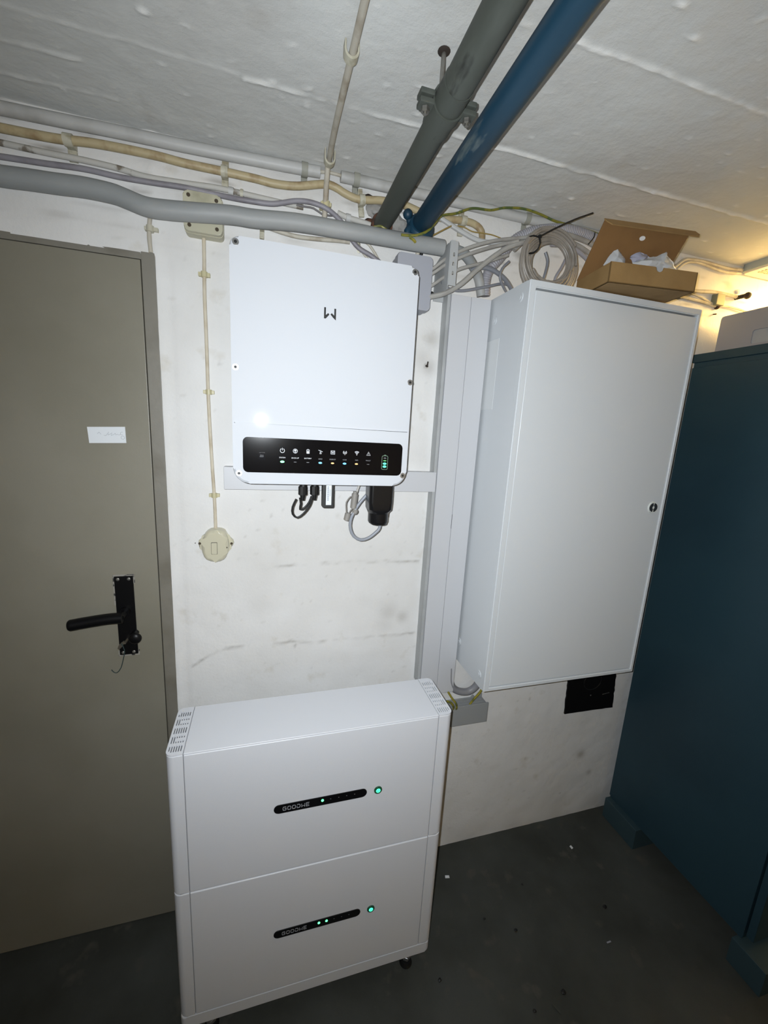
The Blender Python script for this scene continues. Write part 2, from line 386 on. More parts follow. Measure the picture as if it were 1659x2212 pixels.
# ------------------------------------------------------------------ door
door = thing('door_1', None, None, (-.62, .0, 0)); struct(door)
fr = bmesh.new()
box(fr, -.213, DX1+.006, -.004, .07, -.01, DTOP+.004, bev=.0015); box(fr, DX0, -.213, .0, .07, 1.956, DTOP+.004, bev=.0015)
obj('door_frame', fr, m_dframe, door)
obj('door_leaf', B(-1.0, -.2155, -.001, .045, .004, 1.9545, bev=.002), m_door, door)
obj('reveal', B(DX0-.02, DX1+.01, .05, .09, -.01, DTOP+.02), m_dark, door)
hp = obj('handle_plate', B(-.321, -.276, -.005, -.001, .943, 1.172, bev=.0012), m_blacki, door)
wn = bmesh.new(); box(wn, -.3245, -.2725, -.003, -.0005, 1.150, 1.1765, bev=.0006); box(wn, -.3245, -.2725, -.003, -.0005, .9385, .955, bev=.0006); box(wn, -.3245, -.320, -.0035, -.0005, 1.09, 1.16)
lab(obj('worn_edge', wn, m_worn, hp), 'scratched bare metal edge of the black plate')
for x_, z_ in ((-.312, 1.164), (-.286, 1.164), (-.312, .950), (-.286, .950)):
    bm = bmesh.new(); sph(bm, (x_, -.005, z_), .0045, sy=.45); obj('screw', bm, m_steel, hp)
lv = bmesh.new()
cyl(lv, (-.300, -.004, 1.072), (-.300, -.018, 1.072), .013, 20, bev=.002); cyl(lv, (-.300, -.015, 1.072), (-.300, -.045, 1.072), .009, 16)
tube(lv, [(-.294, -.047, 1.0725), (-.33, -.048, 1.072), (-.38, -.05, 1.067), (-.405, -.052, 1.064), (-.414, -.0525, 1.063)], lambda q: .0145 if q < .97 else .012, 16)
obj('door_handle', lv, m_blacki, door)
kb = bmesh.new(); cyl(kb, (-.279, -.004, 1.007), (-.279, -.03, 1.007), .009, 16); sph(kb, (-.272, -.036, 1.006), .016, sy=.6); obj('latch_knob', kb, m_blacki, door)
ky = thing('key', 'small worn key in the lock of the black door plate with dark string', 'key', (-.303, -.005, .985))
kk = bmesh.new(); cyl(kk, (-.300, -.004, .988), (-.301, -.024, .988), .0035, 10)
prism(kk, [(-.303+.5*a*1, .982+b) for a, b in ((.006, .010), (.002, .014), (-.012, .008), (-.026, .000), (-.03, -.008), (-.022, -.010), (-.006, -.002))], -.028, -.024, bev=.0006)
obj('bow', kk, m_key, ky)
obj('string', TB(run([(262, 1390, -.03), (269, 1405, -.028), (266, 1425, -.02), (261, 1443, -.015), (253, 1453, -.014), (246, 1452, -.014), (241, 1447, -.016)], 0), .0011, 6), m_string, ky)
sg = thing('paper_note', 'small blank-looking white paper note stuck on the olive grey door', 'note', (-.31, -.002, 1.523))
P4 = [W(*p, y=-.002) for p in ((193, 957), (273, 957), (270, 922), (188, 922))]
bm = bmesh.new(); prism(bm, [(p.x, p.z) for p in P4], -.0026, -.0011); obj('sheet', bm, m_paper, sg)
hw = bmesh.new()
zb = 1.545
scr = [[(-.332, zb), (-.328, zb+.004), (-.324, zb-.001)], [(-.318, zb-.003), (-.314, zb-.004), (-.310, zb+.001), (-.307, zb+.006), (-.309, zb-.002), (-.303, zb+.001), (-.300, zb+.004), (-.302, zb-.003), (-.296, zb), (-.293, zb+.003), (-.292, zb-.001), (-.288, zb+.001), (-.285, zb-.001), (-.281, zb+.001)],
       [(p[0], p[1]) for p in arc(-.278, zb+.003, .0035, 60, 300, 8)], [(p[0], p[1]) for p in arc(-.277, zb-.007, .004, 0, 360, 10)]]
strokes(hw, scr, .0008, 0, 0, -.0027, d=.0002); lab(obj('handwriting', hw, m_ink, sg), 'faint illegible pencil handwriting')
# ------------------------------------------------------------------ inverter
iv = thing('solar_inverter', 'large white glossy wall inverter with black indicator strip and W emblem', 'inverter', (.205, -.1, 1.455))
X0, X1, Z0, Z1, YF = -.003, .412, 1.4545, 1.9665, -.200
bm = bmesh.new(); prism(bm, rr(X0+.012, X1-.012, Z0+.012, Z1-.012, .02), -.182, -.045); 
lab(obj('housing', bm, mat('inverter_back_grey', s(196, 198, 202), .45), iv), 'pale grey metal rear housing')
hs = bmesh.new()
for i in range(16): box(hs, .02+i*.0245, .023+i*.0245, -.045, -.012, Z0+.03, Z1-.03)
obj('heat_sink', hs, m_galv, iv)
cov = obj('front_cover', PR(rr(X0, X1, Z0, Z1, (.036, .036, .020, .020), 8), YF, -.180, bev=.005, seg=4), m_inv, iv)
obj('lower_panel', PR(rr(X0+.004, X1-.004, Z0+.004, 1.592, (.032, .032, .001, .001), 8), YF-.0025, YF+.001, bev=.0022, seg=4), m_inv, cov)
for x_, z_ in ((.0095, 1.9545), (.4015, 1.9545), (.0055, 1.709), (.4065, 1.7095), (.0095, 1.4785), (.4015, 1.4820)):
    ys = YF if z_ > 1.6 else YF-.0025
    sc_ = bmesh.new(); cyl(sc_, (x_, ys-.0007, z_), (x_, ys+.001, z_), .0068, 20, bev=.0004)
    so = obj('screw', sc_, m_silver, cov)
    sk = bmesh.new(); cyl(sk, (x_, ys-.0012, z_), (x_, ys, z_), .0034, 6); 
    bmesh.ops.transform(sk, matrix=Matrix.Identity(4), verts=sk.verts)
    sk2 = obj('screw_socket', sk, m_blackm, cov)
# logo: W of two hooked strokes
lg = bmesh.new()
prism(lg, [(.1938, 1.8530), (.1978, 1.8530), (.1978, 1.8372), (.2030, 1.8418), (.2058, 1.8388), (.1978, 1.8298), (.1938, 1.8298)], YF-.0006, YF+.0005)
prism(lg, [(.2206, 1.8525), (.2166, 1.8525), (.2166, 1.8378), (.2112, 1.8424), (.2080, 1.8396), (.2150, 1.8326), (.2206, 1.8284)], YF-.0006, YF+.0005)
lab(obj('emblem', lg, m_blackm, cov), 'black W emblem of two hooked strokes')
YD = YF-.0045
dsp = obj('display', PR(rr(.0185, .3965, 1.4815, 1.5610, .011, 6), YD, YF-.001, bev=.0008), m_glass, iv)
ic = []
IX = [.1050+.02925*i for i in range(8)]; IZ = 1.5335; yi = YD-.0001
def icon(lines, i, wd=.0011, x=None, m=m_mark, extra=None):
    b = bmesh.new(); strokes(b, lines, wd, IX[i] if x is None else x, IZ, yi)
    if extra: extra(b)
    obj('icon', b, m, dsp)
def disc(b, cx, cz, r, n=14): prism(b, [(cx+r*math.cos(2*math.pi*k/n), cz+r*math.sin(2*math.pi*k/n)) for k in range(n)], yi-.0003, yi)
icon([arc(0, 0, .0048, 118, 422, 20), [(0, .0062), (0, .0005)]], 0, .0012)
icon([arc(0, 0, .0048, 0, 360, 22)], 1, .0011, extra=lambda b: (disc(b, IX[1], IZ+.0008, .0026), prism(b, [(IX[1]-.001, IZ-.0035), (IX[1]+.001, IZ-.0035), (IX[1]+.001, IZ), (IX[1]-.001, IZ)], yi-.0003, yi)))
icon([[(-.0030, -.0045), (.0030, -.0045), (.0030, .0040), (-.0030, .0040), (-.0030, -.0045)], [(-.001, .0052), (.001, .0052)], [(-.002, .0015), (.002, .0015)]], 2, .0009,
     extra=lambda b: prism(b, [(IX[2]-.0028, IZ-.0042), (IX[2]+.0028, IZ-.0042), (IX[2]+.0028, IZ+.0002), (IX[2]-.0028, IZ+.0002)], yi-.0003, yi))
icon([[(-.005, .0045), (.001, .002), (.005, .0005)], [(0, .0045), (-.0018, -.0045)], [(0, .0045), (.0022, -.0045)], [(-.0018, -.002), (.002, -.002)], [(-.0013, 0), (.0015, 0)], [(-.0018, -.0042), (.0022, -.0042)]], 3, .0011)
icon([[(-.0046, -.0040), (.0046, -.0040), (.0046, .0040), (-.0046, .0040), (-.0046, -.0040)], [(-.0035, .0022), (-.001, .0022)], [(.001, .0022), (.0035, .0022)], [(-.0045, .0004), (.0045, .0004)], arc(0, -.003, .0022, 0, 180, 8)], 4, .0009)
icon([arc(0, .001, .0022, 120, 240, 6), arc(0, .001, .0022, -60, 60, 6), arc(0, .001, .0042, 125, 235, 8), arc(0, .001, .0042, -55, 55, 8), [(0, .001), (0, -.005)]], 5, .001)
icon([arc(0, -.004, .0085, 52, 128, 10), arc(0, -.004, .0060, 52, 128, 8), arc(0, -.004, .0036, 50, 130, 6)], 6, .0013, extra=lambda b: disc(b, IX[6], IZ-.0036, .0011))
icon([[(0, .0046), (.0046, -.0038), (-.0046, -.0038), (0, .0046), (.0005, .0037)], [(0, .002), (0, -.001)], [(0, -.002), (0, -.003)]], 7, .0010, m=mat('print_dim', s(165, 166, 168), .5))
for i, (t, k) in enumerate((('SYSTEM', m_mark), ('BACK-UP', m_mark), ('BATTERY', m_mark), ('GRID', m_markd), ('ENERGY', m_markd), ('COM', m_markd), ('WiFi', m_markd), ('FAULT', m_markd))):
    obj('lettering', text(t, .0039, IX[i], 1.5172-.0004*(i > 2), YD-.0001, 1.05), k, dsp)
lc = [m_lg, None, None, m_lb, m_lo, m_lb, m_lo, None]
for i, k in enumerate(lc):
    zz = 1.5078
    rx = {0: .0048}.get(i, .0042) if k else .0036; rz = (.0026 if i == 0 else .0021) if k else .0006
    if i in (4, 6): rx, rz = .0038, .0017
    b = bmesh.new(); n = 16
    prism(b, [(IX[i]+rx*math.cos(2*math.pi*j/n), zz+rz*math.sin(2*math.pi*j/n)) for j in range(n)], yi-.0004, yi+.0002)
    o = obj('status_light', b, k or m_markd, dsp); lab(o, ('green light' if k == m_lg else 'blue light' if k == m_lb else 'amber light' if k == m_lo else 'unlit grey light bar'))
b = bmesh.new(); strokes(b, [rr(.3445, .3595, 1.4965, 1.5300, .003, 3)+[rr(.3445, .3595, 1.4965, 1.5300, .003, 3)[0]]], .0008, 0, 0, yi); strokes(b, [[(.3495, 1.5318), (.3545, 1.5318)]], .0012, 0, 0, yi)
lab(obj('battery_gauge', b, mat('gauge_outline', s(120, 150, 128), .5), dsp), 'pale green battery gauge outline')
for z_, k, hh, ww in ((1.5246, m_markd, .0012, .0036), (1.5180, m_ls, .0014, .0042), (1.5108, m_lc, .0026, .0046), (1.5035, m_lc, .0027, .0047)):
    b = bmesh.new(); prism(b, [(.352+ww*math.cos(2*math.pi*j/14), z_+hh*math.sin(2*math.pi*j/14)) for j in range(14)], yi-.0004, yi+.0002); obj('gauge_segment', b, k, dsp)
rb = obj('reset_button', PR(rr(.052, .067, 1.511, 1.527, .002, 3), YD-.0004, YD+.0003), mat('button_dark', (.006, .006, .008), .1, spec=.25), dsp)
obj('lettering', text('Wi-Fi\nRESET', .0034, .0595, 1.5195, YD-.0006, 1.0), mat('print_faint', s(84, 86, 90), .5), dsp)
# bottom connectors
ac = thing('grid_connector_cover', 'chunky black cable connector cover under the right of the inverter', 'connector', (.36, -.14, 1.344))
bm = bmesh.new()
prof = [(1.4544, .0325, .030), (1.405, .0325, .030), (1.385, .0310, .030), (1.375, .0285, .027), (1.372, .0270, .026), (1.350, .0270, .026), (1.345, .0245, .024)]
rings = []
for z_, a, b_ in prof:
    o_ = rr(.360-a, .360+a, -.14-b_, -.14+b_, min(a, b_)*(.35 if z_ > 1.38 else .92), 5); rings.append([bm.verts.new((p[0], p[1], z_)) for p in o_])
for a, b_ in zip(rings, rings[1:]):
    for k in range(len(a)): bm.faces.new((a[k], a[(k+1) % len(a)], b_[(k+1) % len(a)], b_[k]))
bm.faces.new(rings[0]); bm.faces.new(rings[-1][::-1]); bmesh.ops.recalc_face_normals(bm, faces=bm.faces)
obj('cover', bm, m_black, ac)
obj('gland_nut', CY((.362, -.14, 1.352), (.362, -.14, 1.342), .0235, 12, bev=.001), m_black, ac)
obj('latch', B(.392, .3955, -.125, -.11, 1.357, 1.43, bev=.001), mat('dark_brown_plastic', s(70, 62, 54), .5), ac)
gl = obj('cable', TB(run([(822, 1118), (820, 1140), (812, 1150), (796, 1162), (779, 1166), (764, 1158), (757, 1143), (757, 1125), (765, 1105), (778, 1085), (796, 1064), (806, 1046)], -.12), .0044, 12), mat('blue_grey_cable', s(146, 150, 158), .4))
tag(gl, 'thick grey cable looping below the black connector cover', 'cable')
dg = thing('communication_dongle', 'flat black stick module with white label hanging below the inverter', 'dongle', (.222, -.13, 1.387))
obj('case', PR(rr(.207, .2375, 1.387, 1.4544, (.005, .004, .001, .001), 4), -.148, -.130, bev=.002), m_blackm, dg)
lbp = obj('label', B(.2165, .2305, -.1487, -.1475, 1.395, 1.447), m_paper, dg)
b = bmesh.new()
for k in range(22):
    x_ = .2195; zz = 1.4065+k*.0017; box(b, x_, x_+.0045, -.1489, -.1486, zz, zz+(.0006 if k % 3 else .001))
strokes(b, [[(.2268, 1.418), (.2268, 1.436)]], .0009, 0, 0, -.1487); obj('print', b, mat('label_ink', s(120, 130, 142), .6), lbp)
pl = thing('data_plugs', 'pair of black data plugs joined by a thin looped black lead', 'plug', (.17, -.13, 1.36))
for cx_p, zt, zbm in ((.1600, 1.4544, 1.418), (.1895, 1.4544, 1.419)):
    b = bmesh.new(); cyl(b, (cx_p, -.13, zt), (cx_p, -.13, zbm+.018), .0095, 16); cyl(b, (cx_p-.001, -.13, zbm+.022), (cx_p-.001, -.13, zbm), .0115, 10, bev=.001); cyl(b, (cx_p-.001, -.13, zbm), (cx_p-.001, -.13, zbm-.014), .0075, 14, r2=.0048)
    obj('plug', b, m_blackm, pl)
obj('lead', TB(run([(673, 1072), (668, 1085), (658, 1097), (648, 1100), (650, 1088), (648, 1075)], -.13), .0030, 8), m_blackm, pl)
obj('lead', TB(run([(676, 1070), (669, 1092), (655, 1110), (642, 1118), (632, 1110), (632, 1095), (640, 1078)], -.135), .0026, 8), m_blackm, pl)
cp = thing('capped_gland', 'grey cable gland with hanging dust caps under the inverter', 'connector', (.295, -.12, 1.36))
g_ = mat('warm_grey_plastic', s(142, 138, 132), .55)
a_, b2 = W(776, 1048, -.12), W(769, 1068, -.12); obj('lead', TB([a_, (a_+b2)/2, b2], .003, 8), mat('pale_lead', s(176, 172, 166), .4), cp)
a_, b2 = W(767, 1066, -.12), W(763, 1098, -.12); b = bmesh.new(); cyl(b, a_, b2, .0088, 12, bev=.0015); cyl(b, a_, a_+(a_-b2)*.15, .006, 12); obj('gland_body', b, g_, cp)
b = bmesh.new(); c_ = W(767, 1105, -.12); sph(b, c_, .0085, sy=.7); cyl(b, c_+Vector((-.002, -.007, 0)), c_+Vector((-.002, -.004, 0)), .004, 10); obj('dust_cap', b, g_, cp)
a_, b2 = W(752, 1108, -.12), W(748, 1124, -.12); b = bmesh.new(); cyl(b, a_, b2, .0082, 12, bev=.0015); obj('dust_cap', b, g_, cp)
obj('strap', TB(run([(758, 1072), (748, 1085), (748, 1108)], -.122), .0016, 6), g_, cp); obj('strap', TB(run([(762, 1098), (757, 1103), (752, 1112)], -.122), .0016, 6), g_, cp)
# ------------------------------------------------------------------ trunking
hd = thing('cable_duct', 'flat grey horizontal cable duct behind the bottom of the inverter', 'cable duct', (.26, -.02, 1.415))
obj('duct_base', B(-.038, .5645, -.030, .004, 1.4165, 1.4745), m_trunk, hd); obj('duct_lid', B(-.0385, .5645, -.040, -.0298, 1.4155, 1.4755, bev=.0012), m_trunk, hd)
vt = thing('vertical_cable_trunking', 'wide pale vertical cable trunking between the inverter and wall cabinet', 'cable duct', (.628, -.02, .715))
ob = obj('trunking_base', B(.568, .690, -.034, .004, .717, 1.972), m_trunk, vt)
obj('trunking_lid', B(.567, .6275, -.042, -.0335, .715, 1.974, bev=.0014), m_trunk, vt); obj('trunking_lid', B(.6285, .691, -.042, -.0335, .715, 1.974, bev=.0014), m_trunk, vt)
obj('joint_mark', B(.6275, .6285, -.0425, -.03, 1.30, 1.345), m_seam, vt)
sr = thing('mounting_rail', 'narrow galvanised slotted rail rising beside the wide trunking', 'rail', (.557, -.02, .76))
obj('rail_strip', B(.5575, .5665, -.036, .004, .76, 1.98, bev=.001), m_galv, sr)
holes = [[(x, z) for x, z in rr(.5370, .5420, z0, z0+.010, .0024, 3)] for z0 in (2.000, 2.022, 2.044)]
obj('flange', plate([rr(.5290, .5500, 1.975, 2.082, (.0, .0, .006, .002), 3)], holes, .003, lambda u, v, w_: (u, -.098+w_, v)), m_galv, sr)
b = bmesh.new(); prism(b, [(-.097, 2.080), (-.097, 1.965), (-.0, 1.965), (-.0, 2.055)], .5275, .5292, axis='x'); obj('side_web', b, m_galv, sr); obj('cross_tab', B(.528, .5665, -.004, .003, 1.96, 2.0), m_galv, sr)
st = thing('short_grey_duct', 'short open-ended darker grey duct sticking out behind the battery tower', 'cable duct', (.66, -.025, .585))
obj('duct_channel', B(.46, .829, -.050, .004, .586, .652, bev=.001), m_trunk_g, st)
obj('duct_lid', B(.46, .830, -.054, -.049, .584, .661, bev=.0015), m_trunk_g, st)
b = bmesh.new()
for i in range(3): box(b, .70+.001*i, .824, -.047+.013*i, -.042+.013*i, .652, .658)
prism(b, [(.775, .652), (.790, .668), (.800, .658), (.812, .674), (.826, .668), (.826, .652)], -.012, -.008); obj('inner_ribs', b, m_trunk_g, st)
# ------------------------------------------------------------------ battery tower
BX0, BX1, BY0, BY1 = -.146, .544, -.326, -.165
def outline(x0, x1, y0, y1, r4, n=6): return rr(x0, x1, y0, y1, r4, n)
LW = .0365; RW = .0400
def module(name, label, z0, z1, leds, zt):
    t = thing(name, label, 'battery', ((BX0+BX1)/2, (BY0+BY1)/2, z0), 'stacked battery modules')
    obj('front_panel', B(BX0+LW+.0006, BX1-RW-.0006, BY0, BY1, z0, z1, bev=.0028, seg=3), m_bat, t)
    obj('side_cover', PR(outline(BX0, BX0+LW, BY0+.0003, BY1, (.017, .0, .0, .017)), z0, z1, axis='z', bev=.0022, seg=3, ends='both'), m_bat, t)
    obj('side_cover', PR(outline(BX1-RW, BX1, BY0+.0003, BY1, (.0, .017, .017, .0)), z0, z1, axis='z', bev=.0022, seg=3, ends='both'), m_bat, t)
    b = bmesh.new(); box(b, BX0+LW-.0004, BX0+LW+.001, BY0+.003, BY1-.003, z0+.002, z1-.002)
    obj('gasket', b, m_seam, t); b = bmesh.new(); box(b, BX1-RW-.001, BX1-RW+.0004, BY0+.003, BY1-.003, z0+.002, z1-.002); obj('gasket', b, m_seam, t)
    z = zt; yb = BY0-.0016
    bar = obj('indicator_bar', PR(rr(.0850, .3175, z-.0122, z+.0122, .0121, 8), yb, BY0+.001, bev=.0006), mat('indicator_black', (.004, .004, .005), .3), t)
    g = bmesh.new(); h = .0047; u = .0037  # wide techno capitals
    def Q(lines, cx): strokes(g, [[(cx+a*u, z+b_*h) for a, b_ in ln] for ln in lines], .0013, 0, 0, yb)
    cx0 = .1105; st_ = .0112
    Q([[(1, .75), (.7, 1), (-.7, 1), (-1, .6), (-1, -.6), (-.7, -1), (.7, -1), (1, -.7), (1, 0), (0, 0)]], cx0)
    for k in (1, 2): Q([[(.7, 1), (-.7, 1), (-1, .6), (-1, -.6), (-.7, -1), (.7, -1), (1, -.6), (1, .6), (.7, 1), (.5, 1)]], cx0+st_*k)
    Q([[(-1, 1), (.5, 1), (1, .5), (1, -.5), (.5, -1), (-1, -1)], [(-1, .3), (-1, -1)]], cx0+st_*3)
    Q([[(-1, 1), (-1, -1), (-.15, -.1)], [(1, 1), (1, -1), (.15, -.1)]], cx0+st_*4)
    Q([[(1, 1), (-1, 1), (-1, -1), (1, -1)], [(-1, 0), (.8, 0)]], cx0+st_*5)
    lab(obj('wordmark', g, mat('wordmark_grey', s(170, 172, 178), .5), bar), 'grey lettering GOODWE')
    for k in range(5):
        x_ = .2030+.0205*k; b = bmesh.new(); on = k in leds
        prism(b, [(x_+(.0034 if on else .0014)*math.cos(2*math.pi*j/14), z+.0022+(.0038 if on else .0008)*math.sin(2*math.pi*j/14)) for j in range(14)], yb-.0004, yb+.0002)
        o = obj('charge_light', b, m_lg if on else m_markd, bar)
        if on: lab(o, 'green charge light')
    pb = bmesh.new(); x_ = .3475; cyl(pb, (x_, BY0-.003, z), (x_, BY0+.002, z), .0108, 28, bev=.001)
    pbo = obj('power_button', pb, mat('button_green_ring', s(44, 92, 66), .25, metal=.2), t)
    b = bmesh.new(); cyl(b, (x_, BY0-.0036, z), (x_, BY0-.0025, z), .0058, 24); lab(obj('button_lens', b, m_lc, pbo), 'glowing green lens')
    b = bmesh.new(); strokes(b, [arc(x_, z, .0032, 120, 420, 14), [(x_, z+.0045), (x_, z+.001)]], .0009, 0, 0, BY0-.0037); obj('power_symbol', b, mat('symbol_green', s(30, 110, 70), .4), pbo)
    return t
m_up = module('battery_module', 'upper white battery module with one green charge light lit', .4838, .8650, (0,), .6735)
m_lo2 = module('battery_module', 'lower white battery module with two green charge lights lit', .0880, .4815, (0, 1), .2800)
def vent(x0, x1, r4, outer_left, name='vent_grille'):
    holes = []; n = 6; m0 = .0046; pitch = (x1-x0-2*m0)/(n-.5); wslot = .0023
    y = BY0+.010
    rows = [('L', .021), ('M', .0245), ('L', .0225), ('M', .0245), ('L', .018)] 
    for kind, ln in rows:
        for k in range(n):
            xx = x0+m0+k*pitch; ky = (k if outer_left else n-1-k)
            def add(a, b_):
                holes.append(rr(xx, xx+wslot, a, b_, .0008, 1))
            a, b_ = y, y+ln
            if ky == 0 and (a < BY0+.012): a += .004
            if ky == 0 and (b_ > BY1-.016): b_ -= .006
            if kind == 'L' or ky < 2: add(a, b_)
            else: add(y, y+.0085); add(y+.0155, y+ln)
        y += ln+.0062
    o = plate([outline(x0, x1, BY0+.0006, BY1, r4, 6)], holes, .0030, lambda u, v, w_: (u, v, .8658+w_))
    return obj(name, o, m_bat, m_up)
vent(BX0, BX0+LW, (.016, 0, 0, .016), True); vent(BX1-RW, BX1, (0, .016, .016, 0), False)
obj('top_cover', B(BX0+LW+.0008, BX1-RW-.0008, BY0+.0002, BY1, .8652, .8692, bev=.0017, seg=3), m_bat, m_up)
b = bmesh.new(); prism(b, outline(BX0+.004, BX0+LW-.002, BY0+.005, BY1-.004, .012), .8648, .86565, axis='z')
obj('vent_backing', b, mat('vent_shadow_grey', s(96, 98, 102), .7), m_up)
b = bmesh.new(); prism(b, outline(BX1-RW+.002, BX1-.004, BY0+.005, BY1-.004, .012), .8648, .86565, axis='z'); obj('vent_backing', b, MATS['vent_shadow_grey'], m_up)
bb = thing('levelling_plinth', 'low white plinth on silver levelling feet under the battery modules', 'plinth', ((BX0+BX1)/2, (BY0+BY1)/2, 0))
obj('plinth', PR(outline(BX0, BX1-.002, BY0, BY1, .014), .0515, .0865, axis='z', bev=.004, seg=3, ends='both'), m_bat, bb)
for fx in (-.075, .476):
    for fy in (-.307, -.20):
        b = bmesh.new(); cyl(b, (fx, fy, .017), (fx, fy, .054), .008, 14); cyl(b, (fx, fy, .022), (fx, fy, .034), .0135, 6, bev=.001)
        ft = obj('foot', b, m_silver, bb)
        b = bmesh.new(); cyl(b, (fx, fy, .001), (fx, fy, .017), .020, 20, r2=.014, bev=.002); obj('rubber_pad', b, m_blackm, ft)
# ------------------------------------------------------------------ wall cabinet
KX0, KX1, KY, KZ0, KZ1 = .6975, 1.2655, -.217, .833, 1.978
kc = thing('wall_cabinet', 'tall white wall-mounted distribution cabinet with round black lock', 'cabinet', ((KX0+KX1)/2, -.1, KZ0))
b = bmesh.new()
box(b, KX0, KX0+.003, KY+.0162, -.012, KZ0, KZ1); box(b, KX1-.003, KX1, KY+.0162, -.012, KZ0, KZ1)
box(b, KX0+.0031, KX1-.0031, KY+.0162, -.016, KZ0, KZ0+.003); box(b, KX0+.0031, KX1-.0031, KY+.0162, -.016, KZ1-.003, KZ1); box(b, KX0+.001, KX1-.001, -.0119, -.004, KZ0+.001, KZ1-.001)
kb_ = obj('cabinet_body', b, m_cab, kc)
fo = rr(KX0, KX1, KZ0, KZ1, .002, 2); fi = rr(KX0+.0185, KX1-.0120, KZ0+.0125, KZ1-.0175, .001, 1)
fp = plate([fo], [fi], .016, lambda u, v, w_: (u, KY+w_, v))
bmesh.ops.bevel(fp, geom=[e for e in fp.edges if len(e.link_faces) == 2 and e.calc_face_angle(0) > 1.2 and all(v.co.y < KY+.001 for v in e.verts)], offset=.0025, segments=3, affect='EDGES')
obj('frame', fp, m_cab, kc)
dr = obj('cabinet_door', B(KX0+.0200, KX1-.0130, KY+.0030, KY+.012, KZ0+.0140, KZ1-.0215, bev=.0022, seg=3), m_cab, kc)
lx, lz = 1.2205, 1.4030
b = bmesh.new(); cyl(b, (lx, KY+.0038, lz), (lx, KY-.0005, lz), .0185, 32, r2=.0165, bev=.0008); lko = obj('lock_rosette', b, mat('lock_ring_white', s(214, 218, 214), .3), dr)
for sg_ in (-1, 1):
    pts = [(lx+sg_*.0012+sg_*.0138*math.sin(math.radians(a)), lz+.0138*math.cos(math.radians(a))) for a in range(4, 177, 10)]
    pts += [(lx+sg_*.0012, lz-.0045)] + [(lx+sg_*(.0012+.0034*math.sin(math.radians(a))), lz-.0044*math.cos(math.radians(a))) for a in (30, 60, 90, 120, 150)] + [(lx+sg_*.0012, lz+.0045)]
    b = bmesh.new(); prism(b, pts, KY-.0016, KY); obj('lock_face', b, mat('lock_dark', s(42, 46, 52), .4), lko)
for yy, zz in ((-.180, 1.945), (-.183, .873), (-.060, 1.915), (-.040, .905)):
    b = bmesh.new(); cyl(b, (KX0+.001, yy, zz), (KX0-.0022, yy, zz), .0125, 24, bev=.0012); cyl(b, (KX0-.001, yy, zz), (KX0-.0034, yy, zz), .006, 16, bev=.001)
    obj('blanking_plug', b, m_cab, kc)
b = bmesh.new(); box(b, KX0-.0007, KX0+.001, -.096, -.012, 1.668, 1.862, bev=.0003); lab(obj('knockout_plate', b, mat('knockout_plate_white', s(216, 219, 220), .35), kc), 'faint rectangular cover plate on the left side')
# ------------------------------------------------------------------ teal wardrobe
TX, TZ = 1.495, 1.906
wd = thing('steel_locker', 'tall dark teal steel locker standing at the right beyond the cabinet', 'locker', (1.95, -.32, 0))
obj('carcass', B(TX, 2.42, -.560, -.034, .100, 1.862, bev=.002), m_teal, wd)
obj('top_rim', B(TX-.003, 2.423, -.600, -.031, 1.878, TZ, bev=.003), m_teal, wd)
obj('recess_strip', B(TX+.004, 2.416, -.590, -.036, 1.860, 1.880), m_teal, wd)
obj('locker_door', B(TX, 1.952, -.586, -.566, .118, 1.855, bev=.002), m_teal, wd); obj('locker_door', B(1.958, 2.42, -.586, -.566, .118, 1.855, bev=.002), m_teal, wd)
b = bmesh.new(); box(b, TX+.002, 2.418, -.557, -.037, .092, .104, bev=.002); obj('bottom_rim', b, m_teal, wd)
for y0, y1 in ((-.192, -.036), (-.640, -.545)):
    b = bmesh.new(); vv = box(b, TX-.022, TX+.12, y0, y1, 0, .092, bev=.003); ft = obj('foot', b, mat('teal_block', s(50, 70, 76), .5), wd)
    b = bmesh.new(); vv = box(b, 2.30, 2.42, y0, y1, 0, .092, bev=.003); obj('foot', b, MATS['teal_block'], wd)
ct = thing('storage_crate', 'pale grey plastic crate on top of the teal locker', 'crate', (1.75, -.3, 1.907))
for nm, oo, ii in (('crate_side', 0, 0),):
    hl = [rr(-.30, -.150, 1.930, 1.972, .006, 4)]
    b = plate([rr(-.52, -.040, 1.907, 2.036, (.004, .004, .010, .010), 4)], hl, .003, lambda u, v, w_: (1.575+w_, u, v)); obj('side_wall', b, m_crate, ct)
obj('recess_panel', B(1.5785, 1.583, -.32, -.13, 1.915, 1.985), mat('crate_recess', s(160, 164, 170), .5), ct)
b = bmesh.new(); box(b, 1.578, 1.90, -.043, -.040, 1.907, 2.036, bev=.001); obj('end_wall', b, m_crate, ct)
b = bmesh.new(); box(b, 1.578, 1.90, -.52, -.517, 1.907, 2.036, bev=.001); obj('end_wall', b, m_crate, ct)
b = bmesh.new(); box(b, 1.90, 1.903, -.52, -.04, 1.907, 2.036, bev=.001); obj('side_wall', b, m_crate, ct)
b = bmesh.new(); box(b, 1.578, 1.90, -.517, -.043, 1.907, 1.910); obj('crate_floor', b, m_crate, ct)
b = bmesh.new(); box(b, 1.578, 1.90, -.517, -.043, 2.028, 2.036, bev=.001); obj('lid', b, m_crate, ct)
